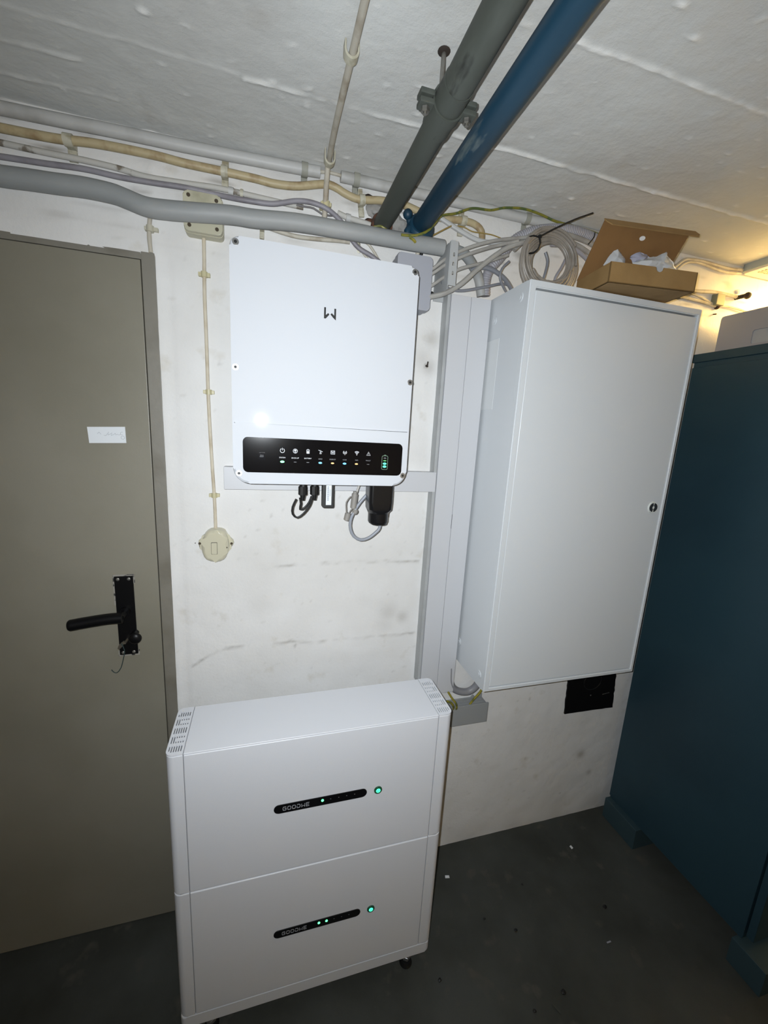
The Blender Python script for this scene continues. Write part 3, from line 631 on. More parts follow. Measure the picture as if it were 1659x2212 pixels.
# ------------------------------------------------------------------ ceiling lamp (lit, its tray mostly outside the frame)
lp = thing('ceiling_lamp', 'pale ribbed ceiling lamp in the top right corner over the locker', 'lamp', (2.25, -.1, 2.172))
ls = bmesh.new()
so_ = outline(1.660, 2.92, -.325, -.006, .022, 5)
prism(ls, so_, 2.198, 2.2245, axis='z', bev=.002); obj('lamp_housing', ls, m_lamp, lp)
ls = bmesh.new(); prism(ls, outline(1.668, 2.91, -.318, -.010, .016, 5), 2.193, 2.199, axis='z'); lc_ = obj('cover_frame', ls, m_lampc, lp)
b = bmesh.new()
for k in range(7):
    for j in range(3): box(b, 1.690+j*.028, 1.712+j*.028, -.050-k*.011, -.045-k*.011, 2.1905, 2.1935)
obj('cover_ribs', b, mat('rib_shade', s(190, 180, 158), .6), lc_)
obj('lit_diffuser', B(1.83, 2.88, -.300, -.110, 2.172, 2.1935, bev=.004), m_diff, lp)
# ------------------------------------------------------------------ pipes through the ceiling zone
def strap(parent, c, axis, r, wdt=.010, foot='wall', m=m_cream, drop=.012, up=False):
    """saddle clip round a tube at c, tube direction axis"""
    c = Vector(c); ax = Vector(axis).normalized(); b = bmesh.new()
    tube(b, [c-ax*wdt/2, c+ax*wdt/2], r+.0024, 14, smooth=False)
    side = ax.cross(Vector((0, 1, 0)) if foot == 'wall' else Vector((0, 0, 1))).normalized()
    if side.z < 0 and foot == 'wall': side = -side
    nrm = Vector((0, -1, 0)) if foot == 'wall' else Vector((0, 0, -1))
    base = -c.y if foot == 'wall' else H-c.z
    Mx = Matrix((ax, side, nrm)).transposed().to_4x4(); Mx.translation = c
    for sg_ in ((-1,) if not up else (-1, 1)):
        a, b_ = sorted((sg_*(r+.0005), sg_*(r+drop)))
        box(b, -wdt/2, wdt/2, a, b_, -base-.001, -base+.006, bev=.0008, M=Mx)
        cc = Mx @ Vector((0, sg_*(r+drop*.6), -base+.006)); cyl(b, cc-nrm*.001, cc+nrm*.0015, .0026, 8)
    box(b, -wdt/2, wdt/2, -r*.9, r*.9, -base-.001, 0, M=Mx)
    return obj('clip', b, m, parent)
dp = thing('drain_pipe', 'dark grey iron ceiling pipe left of the blue one, with bolted clamp', 'pipe', (.356, -.6, 2.10))
A_, Bp = Vector((.3490, -1.35, 2.132)), Vector((.3630, -.015, 2.121))
def on(A, Bq, y): return A + (Bq-A)*((y-A.y)/(Bq.y-A.y))
obj('pipe', TB([on(A_, Bp, y) for y in np.linspace(-.40, -.012, 12)], .0225, 24, smooth=False), m_drain, dp)
obj('socket_pipe', TB([on(A_, Bp, y) for y in np.linspace(-1.35, -.41, 12)], .0245, 24, smooth=False), m_drain, dp)
obj('pipe_collar', TB([on(A_, Bp, -.487), on(A_, Bp, -.485), on(A_, Bp, -.395), on(A_, Bp, -.390)], .0256, 24, smooth=False), m_drain, dp)
obj('rust_collar', TB([on(A_, Bp, -.02), on(A_, Bp, .005)], .027, 18, smooth=False, jit=.4), m_rust, dp)
cc = on(A_, Bp, -.437)
cl = obj('clamp_ring', TB([cc+Vector((0, -.010, 0)), cc+Vector((0, .010, 0))], .0285, 28, smooth=False), m_drain, dp)
for sx in (-1, 1):
    b = bmesh.new(); cxl = cc.x+sx*.0375
    box(b, cxl-.0125, cxl+.0125, cc.y-.011, cc.y+.011, cc.z-.0105, cc.z-.002, bev=.002); box(b, cxl-.0125, cxl+.0125, cc.y-.011, cc.y+.011, cc.z+.002, cc.z+.0105, bev=.002)
    obj('clamp_lug', b, m_drain, cl)
    b = bmesh.new(); cyl(b, (cxl, cc.y, cc.z-.0185), (cxl, cc.y, cc.z-.0100), .0072, 6, bev=.001); cyl(b, (cxl, cc.y, cc.z-.021), (cxl, cc.y, cc.z+.014), .0035, 10); obj('bolt', b, m_steel, cl)
rd = obj('hanger_rod', CY((.3570, cc.y+.028, cc.z+.026), (.3580, cc.y+.030, H+.004), .0042, 10), m_steel, dp)
b = bmesh.new(); sph(b, (.358, cc.y+.03, H-.001), .011, sz=.3); obj('rod_anchor', b, m_cob, dp)
bp = thing('water_pipe', 'dark blue painted pipe crossing the ceiling, right of the grey pipe', 'pipe', (.445, -.6, 2.10))
A2, B2_ = Vector((.4220, -1.35, 2.130)), Vector((.4570, -.045, 2.120))
obj('pipe', TB([on(A2, B2_, y) for y in np.linspace(-1.35, -.062, 20)], .0245, 26, smooth=False), m_blue, bp)
fc = on(A2, B2_, -.055)
vb = bmesh.new(); tube(vb, [fc+Vector((0, -.012, .000)), fc+Vector((.001, 0, -.004)), fc+Vector((.003, .012, -.010)), fc+Vector((.004, .03, -.018))], lambda t: .030+.008*math.sin(t*3), 24, jit=.06)
obj('valve_body', vb, m_blue, bp)
b = bmesh.new(); c1 = W(881, 463, -.06); sph(b, c1, .0125); tube(b, [c1, c1+Vector((.012, .01, -.016)), c1+Vector((.022, .02, -.034))], .0085, 10); obj('valve_knob', b, m_blue, bp)
b = bmesh.new(); c1 = W(934, 470, -.06); sph(b, c1, .0095); tube(b, [c1, c1+Vector((-.012, .01, -.010))], .007, 10, smooth=False); obj('valve_knob', b, m_blue, bp)
b = bmesh.new(); c1 = W(915, 492, -.045); sph(b, c1, .021, sy=.6, sx=1.1, sz=.9)
for v in b.verts: v.co += Vector((0, 0, .003*noise.noise(v.co*90)))
obj('rusted_flange', b, m_rust, bp)
b = bmesh.new(); tube(b, run([(888, 490), (880, 500), (884, 510), (905, 512)], -.058), .009, 12, jit=.3); obj('valve_outlet', b, m_blue, bp)
# wall breach around the pipes: rough cement chunks
cmn = thing('cement_collar', 'rough grey cement and broken plaster around the two pipes', 'plaster', (.4, 0, 2.08))
for cxp, cyp, rr_, sx_, mm in ((812, 455, .026, 1.0, m_patch), (858, 487, .030, 1.2, m_patch), (868, 470, .02, 1.3, m_wall), (846, 505, .014, 1.4, m_patch), (797, 484, .016, 1.1, m_rust), (830, 508, .016, 1.6, m_cob), (800, 430, .012, 2.2, m_cob)):
    b = bmesh.new(); c1 = W(cxp, cyp, -.004); sph(b, c1, rr_, sx=sx_, sy=.45, sz=.8, u=18, v=12)
    for v in b.verts: v.co += (v.co-c1).normalized()*.35*rr_*noise.noise(v.co*70+Vector((cxp, 0, 0)))
    obj('chunk', b, mm, cmn, ang=20)
# ------------------------------------------------------------------ wall cable runs
def line_thing(name, label, cat, pts, r, m, part='cable', n=12, group=None, **k):
    xs_ = [p.x for p in pts]; zs_ = [p.z for p in pts]
    t = thing(name, label, cat, ((min(xs_)+max(xs_))/2, pts[0].y, min(zs_)), group)
    obj(part, TB(pts, r, n, **k), m, t); return t
def near(pts, px, py, y):       # helper for clips: point and direction
    return W(px, py, y)
yt = -.016
t = thing('corner_conduit', 'pale grey conduit tube running in the wall and ceiling corner', 'conduit', (.4, yt, 2.19))
obj('tube_section', TB(run([(-60, 220), (0, 233), (120, 258), (250, 284), (400, 316), (500, 336), (640, 363), (691, 372)], yt), .0128, 14), m_condt, t)
obj('tube_section', TB(run([(736, 381), (780, 391), (840, 405), (895, 417), (1016, 444), (1131, 471), (1232, 495), (1310, 514), (1400, 533)], yt), .0128, 14), m_condt, t)
obj('inner_cable', TB(run([(680, 371), (712, 373), (745, 382)], yt), .004, 8), m_whcab, t)
for px, py in ((658, 366), (770, 388), (1138, 472)):
    c1 = W(px, py, yt); d1 = (W(px+20, py+4.4, yt)-W(px-20, py-4.4, yt)); strap(t, c1, d1, .0130, .015, drop=.018, m=mat('grey_green_clip', s(150, 150, 140), .6))
tn = [(-60, 262), (0, 276), (119, 299), (211, 311), (331, 335), (400, 353), (484, 371), (551, 386), (593, 397), (641, 402), (701, 398), (725, 405), (747, 419), (777, 431), (822, 433), (858, 440), (881, 446), (915, 461), (962, 473), (996, 476), (1024, 484), (1040, 500), (1041, 527)]
t = line_thing('yellowed_cable_run', 'thick yellowed cable snaking along under the corner conduit', 'cable', run(tn, -.02), .0088, m_tan)
for (px, py, dx, dy, wd_) in ((148, 303, 20, 4, .017), (485, 371, 20, 5, .015), (782, 432, 20, 1, .014), (1001, 477, 20, 4, .015)):
    c1 = W(px, py, -.02); strap(t, c1, W(px+dx, py+dy, -.02)-c1, .0098, wd_, drop=.022, up=(px > 300))
pu = [(-60, 330), (0, 338), (90, 352), (181, 365), (256, 382), (331, 395), (392, 404), (440, 414), (475, 422), (520, 431), (581, 440), (611, 438), (641, 434), (671, 437), (701, 448), (725, 466), (743, 487), (756, 512), (774, 535), (801, 552), (822, 568)]
line_thing('mauve_cable_run', 'mauve-grey cable running over the cream junction box and down', 'cable', run([(a, b_, -.022 if a < 480 else -.036) for a, b_ in pu], 0), .0058, m_purple)
pt = [(-60, 296), (0, 308), (45, 318), (105, 331), (180, 346), (256, 364), (316, 382), (400, 396), (469, 406), (540, 422), (600, 436), (655, 448)]
t = line_thing('peeling_conduit_run', 'thin painted-over conduit with flaking paint below the yellowed cable', 'conduit', run(pt, -.010), .0062, m_peel)
for px, py in ((499, 414), (522, 419)):
    c1 = W(px, py, -.010); strap(t, c1, W(px+20, py+5, -.010)-c1, .0068, .011 if px < 510 else .007, drop=.006, up=True, m=m_condt if px < 510 else m_cream)
t = line_thing('thin_dark_cable', 'thin dark cable bridging a gap between two painted conduits', 'cable', run([(640, 442), (656, 446), (677, 450), (695, 462), (713, 466), (730, 464)], -.016), .0024, mat('dark_cable', s(96, 92, 92), .5), n=8)
t = line_thing('short_conduit_piece', 'short painted conduit piece ending at the dark grey pipe', 'conduit', run([(729, 460), (751, 470), (783, 480), (800, 486)], -.012), .0066, m_peel)
c1 = W(752, 471, -.012); strap(t, c1, W(772, 476, -.012)-c1, .007, .011, drop=.006, up=True, m=m_condt)
big = [(-70, 366, -.05), (0, 380, -.05), (60, 388, -.05), (121, 397, -.052), (181, 405, -.055), (241, 418, -.058), (271, 429, -.06), (316, 447, -.063), (362, 454, -.066), (422, 459, -.068), (500, 465, -.068), (551, 473, -.068), (641, 481, -.068), (731, 496, -.068), (822, 512, -.066), (895, 525, -.064), (930, 531, -.064), (957, 536, -.064)]
line_thing('sagging_grey_pipe', 'fat sagging light grey plastic pipe passing over the cream junction box', 'pipe', run(big, 0), .0195, m_greyp, part='pipe', n=20)
line_thing('grey_elbow_pipe', 'grey pipe elbow bending down into the top of the trunking', 'pipe', run([(968, 538, -.064), (985, 541, -.06), (1003, 549, -.055), (1017, 566, -.045), (1029, 588, -.03), (1036, 610, -.022), (1040, 640, -.02)], 0), .0135, m_greyp, part='pipe', n=16)
line_thing('corrugated_conduit', 'pale corrugated flexible conduit arching behind the cable coil', 'conduit', run([(1048, 640, -.02), (1050, 604, -.022), (1060, 580, -.03), (1081, 556, -.035), (1105, 525, -.04), (1131, 508, -.045), (1165, 498, -.05), (1216, 496, -.05), (1260, 506, -.05), (1310, 528, -.045)], 0), .0140, m_corr, part='flexible_tube', n=14, step=.003, ridges=(0, .05))
t = line_thing('box_to_clip_cable', 'old cream cable drooping along the top of the inverter', 'cable', run([(540, 482), (560, 488), (575, 490), (600, 499), (641, 511), (691, 517), (731, 520), (755, 523)], -.02), .0052, m_whcab)
c1 = W(566, 489, -.02); strap(t, c1, W(580, 492, -.02)-c1, .0056, .011, drop=.016)
t = line_thing('twin_white_cables', 'pair of thin pale cables dropping behind the top of the inverter', 'cable', run([(765, 518), (775, 530), (785, 548), (800, 565)], -.022), .0032, m_whcab, n=8)
obj('cable', TB(run([(785, 520), (798, 530), (810, 548), (820, 566)], -.022), .0036, 8), m_whcab, t)
b = bmesh.new(); c1 = W(773, 530, -.02); sph(b, c1, .009, sx=.7); cyl(b, W(775, 542, -.012), W(775, 542, -.03), .005, 10); obj('cable_stub', b, m_jbox, t)
# junction box with the light switch line
jb = thing('cream_junction_box', 'square old cream junction box above the door corner', 'junction box', (-.07, -.02, 2.02))
P_ = [W(*p, y=-.038) for p in ((399, 497), (480, 507), (478, 426), (393, 405))]
jx0, jx1, jz0, jz1 = -.1125, -.0290, 2.0205, 2.1040
obj('box_base', PR(rr(jx0-.001, jx1+.001, jz0-.001, jz1+.001, .010), -.026, .003), m_jbox, jb)
obj('box_lid', PR(rr(jx0, jx1, jz0, jz1, .010), -.038, -.026, bev=.003), m_jbox, jb)
for a, b_ in ((jx0+.012, jz1-.010), (jx1-.012, jz1-.012), (jx0+.012, jz0+.012), (jx1-.012, jz0+.012)):
    b = bmesh.new(); cyl(b, (a, -.0365, b_), (a, -.0392, b_), .0042, 12); box(b, a-.003, a+.003, -.0396, -.039, b_-.0006, b_+.0006); obj('screw', b, m_hole, jb)
sl = thing('switch_cable', 'thin cream cable running down from the junction box to the light switch', 'cable', (-.07, -.01, 1.30))
sp_ = [(440, 505), (441, 560), (442, 640), (446, 740), (449, 830), (452, 900), (458, 1000), (463, 1075), (466, 1144)]
obj('cable', TB(run(sp_, -.008), .0044, 10), mat('pinkish_cream_cable', s(206, 196, 176), .45, col2=s(186, 172, 148), vscale=20), sl)
for px, py in ((441, 593), (451, 847), (463, 1070)):
    c1 = W(px, py, -.008); b = bmesh.new()
    box(b, c1.x-.0135, c1.x+.0135, -.010, .004, c1.z-.0045, c1.z+.0045, bev=.001); tube(b, [c1+Vector((0, 0, -.0062)), c1+Vector((0, 0, .0062))], .0075, 12, smooth=False); cyl(b, (c1.x-.0105, -.010, c1.z), (c1.x-.0105, -.0125, c1.z), .0022, 8)
    obj('clip', b, mat('yellowish_clip', s(192, 184, 148), .4), sl)
sw = thing('light_switch', 'ivory surface-mounted light switch with two screw ears left of the battery', 'light switch', (-.066, -.01, 1.205))
C0 = W(464, 1177, 0); kx = .0122/13.0*1.0
def SWp(zx, zy): p = W(400+zx/12.76, 1120+zy/12.76, -.012); return (p.x, p.z)
o_ = [(800, 270), (700, 285), (620, 330), (550, 400), (500, 500), (440, 560), (370, 610), (360, 690), (370, 760), (430, 800), (480, 900), (530, 1040), (600, 1120), (720, 1165), (850, 1172), (980, 1160), (1080, 1110), (1140, 1040), (1190, 920), (1240, 800), (1310, 750), (1345, 680), (1320, 600), (1260, 550), (1190, 480), (1140, 400), (1090, 320), (1000, 280), (900, 268)]
b = bmesh.new(); prism(b, [SWp(*p) for p in o_][::-1], -.012, .003, bev=.004, seg=3); obj('switch_base', b, m_ivory, sw)
dome = [(800, 275), (700, 290), (620, 335), (550, 410), (500, 530), (470, 650), (460, 760), (480, 900), (530, 1030), (600, 1110), (720, 1155), (850, 1162), (980, 1150), (1080, 1100), (1140, 1030), (1190, 900), (1225, 760), (1215, 640), (1180, 520), (1140, 410), (1090, 330), (1000, 290), (900, 276)]
b = bmesh.new(); prism(b, [SWp(*p) for p in dome][::-1], -.030, -.008, bev=.011, seg=6); obj('switch_cover', b, m_ivory, sw, ang=60)
b = bmesh.new(); cA, cB = SWp(755, 930), SWp(895, 620); prism(b, rr(cA[0]-.001, cB[0]+.001, cA[1]-.001, cB[1]+.0015, .002), -.0304, -.02); rk = obj('rocker_slot', b, mat('slot_shadow', s(96, 92, 84), .7), sw)
b = bmesh.new(); prism(b, rr(cA[0], cB[0], cA[1], cB[1], .0018), -.0318, -.02, bev=.0006); obj('rocker', b, m_ivory, sw)
for zx, zy, q, yy in ((400, 690, .0036, -.0130), (1278, 690, .0036, -.0130), (492, 770, .0018, -.0185), (1160, 755, .0022, -.0290), (712, 392, .0014, -.0245)):
    p = SWp(zx, zy); b = bmesh.new(); cyl(b, (p[0], yy, p[1]), (p[0], yy+.006, p[1]), q, 12); obj('screw_hole', b, m_hole, sw)
b = bmesh.new(); c1 = W(422, 1173, 0); sph(b, c1+Vector((0, -.001, 0)), .0014); obj_n = tag(obj('nail', b, m_hole), 'tiny dark nail head just left of the light switch', 'nail')
# cable dropping to the door corner
dc = thing('door_corner_cable', 'white painted cable stub dropping to the top corner of the door', 'cable', (-.19, -.01, 1.975))
obj('cable', TB(run([(323, 448), (324, 470), (322, 492), (323, 520), (326, 546)], -.010), .0048, 10, jit=.15), m_whcab, dc)
c1 = W(324, 494, -.010); b = bmesh.new(); box(b, c1.x-.012, c1.x+.017, -.012, .004, c1.z-.004, c1.z+.004, bev=.001, M=None); tube(b, [c1+Vector((0, 0, -.007)), c1+Vector((0, 0, .006))], .008, 12, smooth=False); obj('clip', b, m_cream, dc)
# ceiling cable with saddles
cx = thing('ceiling_cable', 'straight pale cable clipped to the ceiling left of the grey pipe', 'cable', (.21, -.5, 2.1))
cb = [Vector((.2115, -1.35, 2.209)), Vector((.2105, -.8, 2.208)), Vector((.2095, -.45, 2.206)), Vector((.2090, -.2, 2.206)), W(711, 345, -.075), W(708, 362, -.05), W(706, 385, -.043), W(704, 415, -.040), W(703, 440, -.032), W(700, 478, -.022)]
obj('cable', TB(cb, .0064, 12), m_whcab, cx)
for c1 in (Z(759, 118, 2.206), Z(712, 348, 2.200)):
    b = bmesh.new(); r_ = .0125
    ringp = [(c1.x+r_*math.cos(math.radians(a)), c1.z+.002+r_*math.sin(math.radians(a))) for a in range(180, 361, 15)]
    ringi = [(c1.x+(r_-.003)*math.cos(math.radians(a)), c1.z+.002+(r_-.003)*math.sin(math.radians(a))) for a in range(360, 179, -15)]
    prism(b, [(c1.x-r_, H)]+ringp+[(c1.x+r_, H), (c1.x+r_-.003, H)]+ringi+[(c1.x-r_+.003, H)], c1.y-.007, c1.y+.009, bev=.0008)
    obj('saddle_clip', b, m_cream, cx)
c1 = W(704, 441, -.03); b = bmesh.new(); box(b, c1.x-.0135, c1.x+.0135, -.034, -.001, c1.z-.005, c1.z+.004, bev=.0015); cyl(b, c1+Vector((0, 0, -.009)), c1+Vector((0, 0, .006)), .0095, 12); obj('clip', b, mat('yellowish_clip', (1, 1, 1)), cx)
# ------------------------------------------------------------------ grey junction box behind the inverter and its cables
gj = thing('grey_junction_box', 'grey plastic junction box half hidden behind the right of the inverter', 'junction box', (.45, -.03, 1.915))
obj('box_base', B(.401, .494, -.034, .003, 1.918, 2.046, bev=.004), m_greybox, gj)
obj('box_lid', PR(rr(.399, .497, 1.9155, 2.0485, .008), -.060, -.033, bev=.003), m_greybox, gj)
for px, py in ((910, 549), (933, 633)):
    b = bmesh.new(); c1 = W(px, py, -.045); sph(b, c1, .004); obj('rubber_plug', b, m_blackm, gj)
YC = -.05
def cab(label, pts, r, m, n=10, y=YC, **k):
    xs_ = run(pts, y); t = obj('cable', TB(xs_, r, n, **k), m); return tag(t, label, 'cable')
cab('upper pale cable from the grey box fanning to the coil', [(925, 585), (937, 579, -.055), (969, 555, -.07), (1013, 535, -.08), (1064, 521, -.09), (1114, 515, -.095), (1150, 512, -.1)], .0047, m_gcab)
cab('second pale cable from the grey box just below the upper one', [(925, 596), (937, 589, -.055), (976, 564, -.075), (1030, 543, -.085), (1081, 529, -.095), (1120, 521, -.105)], .0046, m_gcab)
cab('third grey cable leaving the side of the grey box', [(922, 622), (934, 616, -.055), (962, 597, -.07), (996, 580, -.08), (1047, 567, -.085), (1097, 551, -.09)], .0045, m_gcab)
cab('thickest grey cable sweeping up from the bottom of the grey box', [(915, 645), (930, 641, -.055), (962, 633, -.075), (996, 613, -.085), (1030, 583, -.09), (1064, 556, -.095), (1097, 535, -.1), (1130, 524, -.105)], .0066, m_gcab)
cab('thin dark grey cable in a flat loop above the trunking', [(962, 598, -.055), (955, 609, -.055), (963, 621, -.06), (996, 628, -.065), (1047, 620, -.065), (1084, 613, -.06), (1104, 618, -.05)], .0036, m_dgcab)
cab('dark grey cable bending down behind the cabinet corner', [(1018, 585, -.05), (1035, 578, -.06), (1054, 579, -.065), (1074, 589, -.065), (1094, 607, -.06), (1108, 630, -.05)], .0062, m_dgcab)
cab('straight white tube slanting down from the blue valve', [(930, 455, -.03), (962, 478, -.035), (996, 500, -.04), (1030, 518, -.045), (1060, 524, -.05), (1110, 528, -.055)], .0062, m_condt)
cab('short cream cable entering the top of the grey junction box', [(922, 505, -.052), (914, 518, -.052), (906, 532, -.05), (901, 553, -.045)], .0056, m_whcab)
cab('green and yellow striped earth wire looping from the blue valve to the box', [(867, 507, -.09), (885, 509, -.09), (905, 507, -.092), (925, 498, -.092), (940, 482, -.08), (955, 466, -.06), (985, 461, -.05), (1020, 450, -.045), (1060, 454, -.04), (1090, 449, -.04), (1130, 451, -.04), (1165, 462, -.042), (1200, 478, -.045), (1240, 489, -.045), (1280, 501, -.05), (1305, 512, -.05)], .0032, m_gy, n=8)
cab('short bright yellow earth wire end beside the dark grey pipe', [(800, 493, -.05), (818, 488, -.06), (828, 491, -.065), (842, 502, -.062)], .0026, m_yel, n=8)
cab('thin tan wire slanting under the white tube', [(912, 517, -.06), (930, 511, -.055), (955, 498, -.05), (975, 488, -.045)], .0019, m_brownw, n=6)
cab('thin tan wire weaving across the end of the yellowed cable', [(975, 488, -.035), (1000, 490, -.035), (1020, 500, -.04), (1045, 504, -.04), (1065, 508, -.04), (1090, 518, -.04)], .0017, m_brownw, n=6)
cab('short yellow wire end tucked against the grey pipe', [(885, 512, -.092), (893, 518, -.094), (897, 523, -.09)], .0036, m_yel, n=6)
cab('grey cable curving over from behind the coil, upper of the bundle', [(1110, 540, -.06), (1150, 507, -.065), (1200, 503, -.065), (1250, 515, -.065), (1290, 535, -.06), (1320, 560, -.06)], .0066, m_gcab)
cab('middle grey cable of the bundle right of the coil', [(1180, 515, -.075), (1215, 518, -.075), (1250, 532, -.075), (1285, 556, -.07)], .0062, m_gcab)
cab('lower grey cable of the bundle right of the coil', [(1190, 528, -.08), (1225, 532, -.08), (1255, 548, -.08), (1280, 575, -.075), (1290, 600, -.07)], .0058, m_corr)
cab('dark grey cable dropping inside the ring of the coil', [(1178, 545, -.06), (1183, 565, -.06), (1178, 590, -.06), (1170, 615, -.06)], .0042, m_dgcab)
cab('thin dark cable hanging left of the coil', [(1100, 565, -.07), (1085, 580, -.07), (1080, 600, -.07), (1090, 625, -.06), (1100, 640, -.05)], .0036, m_dgcab)
cab('grey cable showing low inside the ring of the coil', [(1222, 560, -.055), (1212, 580, -.055), (1200, 600, -.055), (1195, 625, -.055)], .0045, m_corr)
# coil of cable
co = thing('cable_coil', 'coil of warm grey cable standing on the white cabinet against the wall', 'cable coil', (.815, -.11, 1.979))
pts = []; loops = 21
for i in range(loops*36+1):
    a = 2*math.pi*i/36; L_ = i/36; rad = .071+.019*math.sin(L_*2.4)+.008*noise.noise(Vector((L_*.8, 3, 0))); yy = -.120+.030*((L_*.618) % 1)
    top = max(0, math.sin(a)); squeeze = 1-.0*top
    yy = -.108+(yy+.108)*(1-.55*top**2)
    cxx = .822+.005*noise.noise(Vector((L_, 3, 0))); czz = 2.068+.006*noise.noise(Vector((L_, 8, 0)))
    pts.append(Vector((cxx+rad*1.06*math.cos(a), yy, max(1.983, czz+rad*.98*math.sin(a)+.01*top*(0.066-rad)*30*.3))))
obj('cable_loops', TB(pts, .0034, 8, smooth=False), m_coil, co)
tie = thing('cable_tie', 'black cable tie with a long tail on the top of the coil', 'cable tie', (.8, -.12, 2.12))
b = bmesh.new(); tp = W(1160, 513, -.12); bt = W(1154, 546, -.13)
ring = [tp+Vector((.004, -.012, 0)), bt+Vector((0, -.015, .004)), bt+Vector((0, .01, -.004)), tp+Vector((.002, .035, .002)), tp+Vector((.004, -.012, 0))]
tube(b, [W(1165, 512, -.142), W(1167, 525, -.146), W(1162, 538, -.142), W(1152, 546, -.132), W(1144, 547, -.118)], .0021, 6, flat=1.6); tube(b, [W(1165, 512, -.142), W(1152, 509, -.128), W(1140, 513, -.11)], .0021, 6)
obj('tie_loop', b, m_blackm, tie)
b = bmesh.new(); c1 = W(1166, 511, -.142); box(b, c1.x-.004, c1.x+.004, c1.y-.004, c1.y+.003, c1.z-.003, c1.z+.004, bev=.001); obj('tie_head', b, m_blackm, tie)
obj('tie_tail', TB([W(1166, 511, -.142), W(1200, 493, -.150), W(1242, 474, -.157), W(1281, 460, -.162)], .0016, 6, flat=1.3), m_blackm, tie)
t2 = obj('cable_tie', TB(run([(1285, 503, -.06), (1283, 512, -.075), (1276, 522, -.08), (1270, 528, -.075)], 0), .0019, 6), m_blackm); tag(t2, 'small black cable tie round the bundle beside the cardboard box', 'cable tie')
# ------------------------------------------------------------------ open cardboard box
cbx = thing('cardboard_box', 'open brown cardboard box overhanging the top of the white cabinet', 'box', (1.0, -.21, 1.98))
ang = math.atan2(-.033, .240); O = Vector((.882, -.268, 1.981)); ux = Vector((math.cos(ang), math.sin(ang), 0)); uy = Vector((-ux.y, ux.x, 0)); uz = Vector((0, 0, 1))
BM_ = Matrix((ux, uy, uz)).transposed().to_4x4(); BM_.translation = O
LX, LY, LZ, TH = .243, .140, .047, .0025
for a in ((0, LX, 0, TH), (0, LX, LY-TH, LY), (0, TH, 0, LY), (LX-TH, LX, 0, LY)):
    b = bmesh.new(); 
    if a[2] == 0 and a[3] == TH:
        o_ = [(0, 0), (LX, 0), (LX, LZ-.001), (LX*.60, LZ)] + [(LX*.555+.011*math.cos(math.radians(q)), LZ-.001+.010*math.sin(math.radians(q))) for q in range(0, -181, -30)] + [(LX*.5, LZ), (0, LZ)]
        vs = prism(b, o_, 0, TH); bmesh.ops.transform(b, matrix=BM_, verts=b.verts)
    else: box(b, a[0], a[1], a[2], a[3], 0, LZ-.001, M=BM_)
    obj('side_panel', b, m_card, cbx)
b = bmesh.new(); box(b, 0, LX, 0, LY, 0, TH, M=BM_); obj('bottom_panel', b, m_card, cbx)
b = bmesh.new(); box(b, LX*.03, LX*.12, .02, LY-.01, LZ*.55, LZ*.6, M=BM_); box(b, TH, TH+.002, 0.005, LY-.005, .004, LZ-.002, M=BM_); obj('inner_flap', b, m_cardin, cbx)
# lid leaning forward, hinge at the back edge
hb = BM_ @ Vector((0, LY, LZ))
tipL = Vector((.9060, -.222, 2.1400)); ld = (tipL-hb); ld = (ld - ux*ld.dot(ux)); Ll = .146; ldn = ld.normalized(); ln_ = ux.cross(ldn).normalized()
LM = Matrix((ux, ldn, ln_)).transposed().to_4x4(); LM.translation = hb
b = bmesh.new(); box(b, -.001, LX+.001, 0, Ll, -TH/2, TH/2, M=LM); ldo = obj('lid', b, m_cardin, cbx)
tip = LM @ Vector((0, Ll, 0)); fd = (ux*0 + uy*(-.55) + uz*(-.70)).normalized(); fn = ux.cross(fd).normalized()
FM = Matrix((ux, fd, fn)).transposed().to_4x4(); FM.translation = tip
b = bmesh.new(); o_ = [(-.004, 0), (LX+.012, 0), (LX+.020, .012), (LX+.014, .022), (.012, .022), (.0, .010)]
vs = prism(b, o_, -TH/2, TH/2, axis='z'); bmesh.ops.transform(b, matrix=FM, verts=b.verts); obj('tuck_flap', b, m_card, cbx)
b = bmesh.new(); c1 = LM @ Vector((LX*.50, Ll*.80, 0)); prism(b, [(.008*math.cos(q/10*2*math.pi), .0055*math.sin(q/10*2*math.pi)) for q in range(10)], -.002, .002, axis='z')
T_ = LM.copy(); T_.translation = c1; bmesh.ops.transform(b, matrix=T_, verts=b.verts); lab(obj('finger_slot', b, m_wall, ldo), 'pale oval slot in the lid')
def bag(name, label, cpx, y, pxo, m, th=.012, seed=0, peaks=.5):
    pts = [W(a, b_, y) for a, b_ in pxo]; cen = sum(pts, Vector())/len(pts)
    b = bmesh.new(); N_ = 5; rows = []
    dens = []
    for i in range(len(pts)):
        p0, p1 = pts[i], pts[(i+1) % len(pts)]
        for k in range(4): dens.append(p0.lerp(p1, k/4))
    for sgn in (-1, 1):
        prev = None
        for j in range(N_+1):
            f = j/N_; ring_ = []
            for q, p in enumerate(dens):
                c = cen.lerp(p, 1-f*.98); h_ = th*math.sin(f*1.4)
                c = c + Vector((0, sgn*h_ + th*peaks*noise.noise(c*75+Vector((seed, sgn*5, 0))), .004*noise.noise(c*60+Vector((seed, 2, 9)))))
                ring_.append(b.verts.new(c))
            if prev:
                for q in range(len(ring_)):
                    b.faces.new((prev[q], prev[(q+1) % len(ring_)], ring_[(q+1) % len(ring_)], ring_[q]))
            prev = ring_
        b.faces.new(prev)
    bmesh.ops.remove_doubles(b, verts=b.verts, dist=.0005); bmesh.ops.recalc_face_normals(b, faces=b.faces)
    return tag(obj(name, b, m, ang=18), label, 'bag')
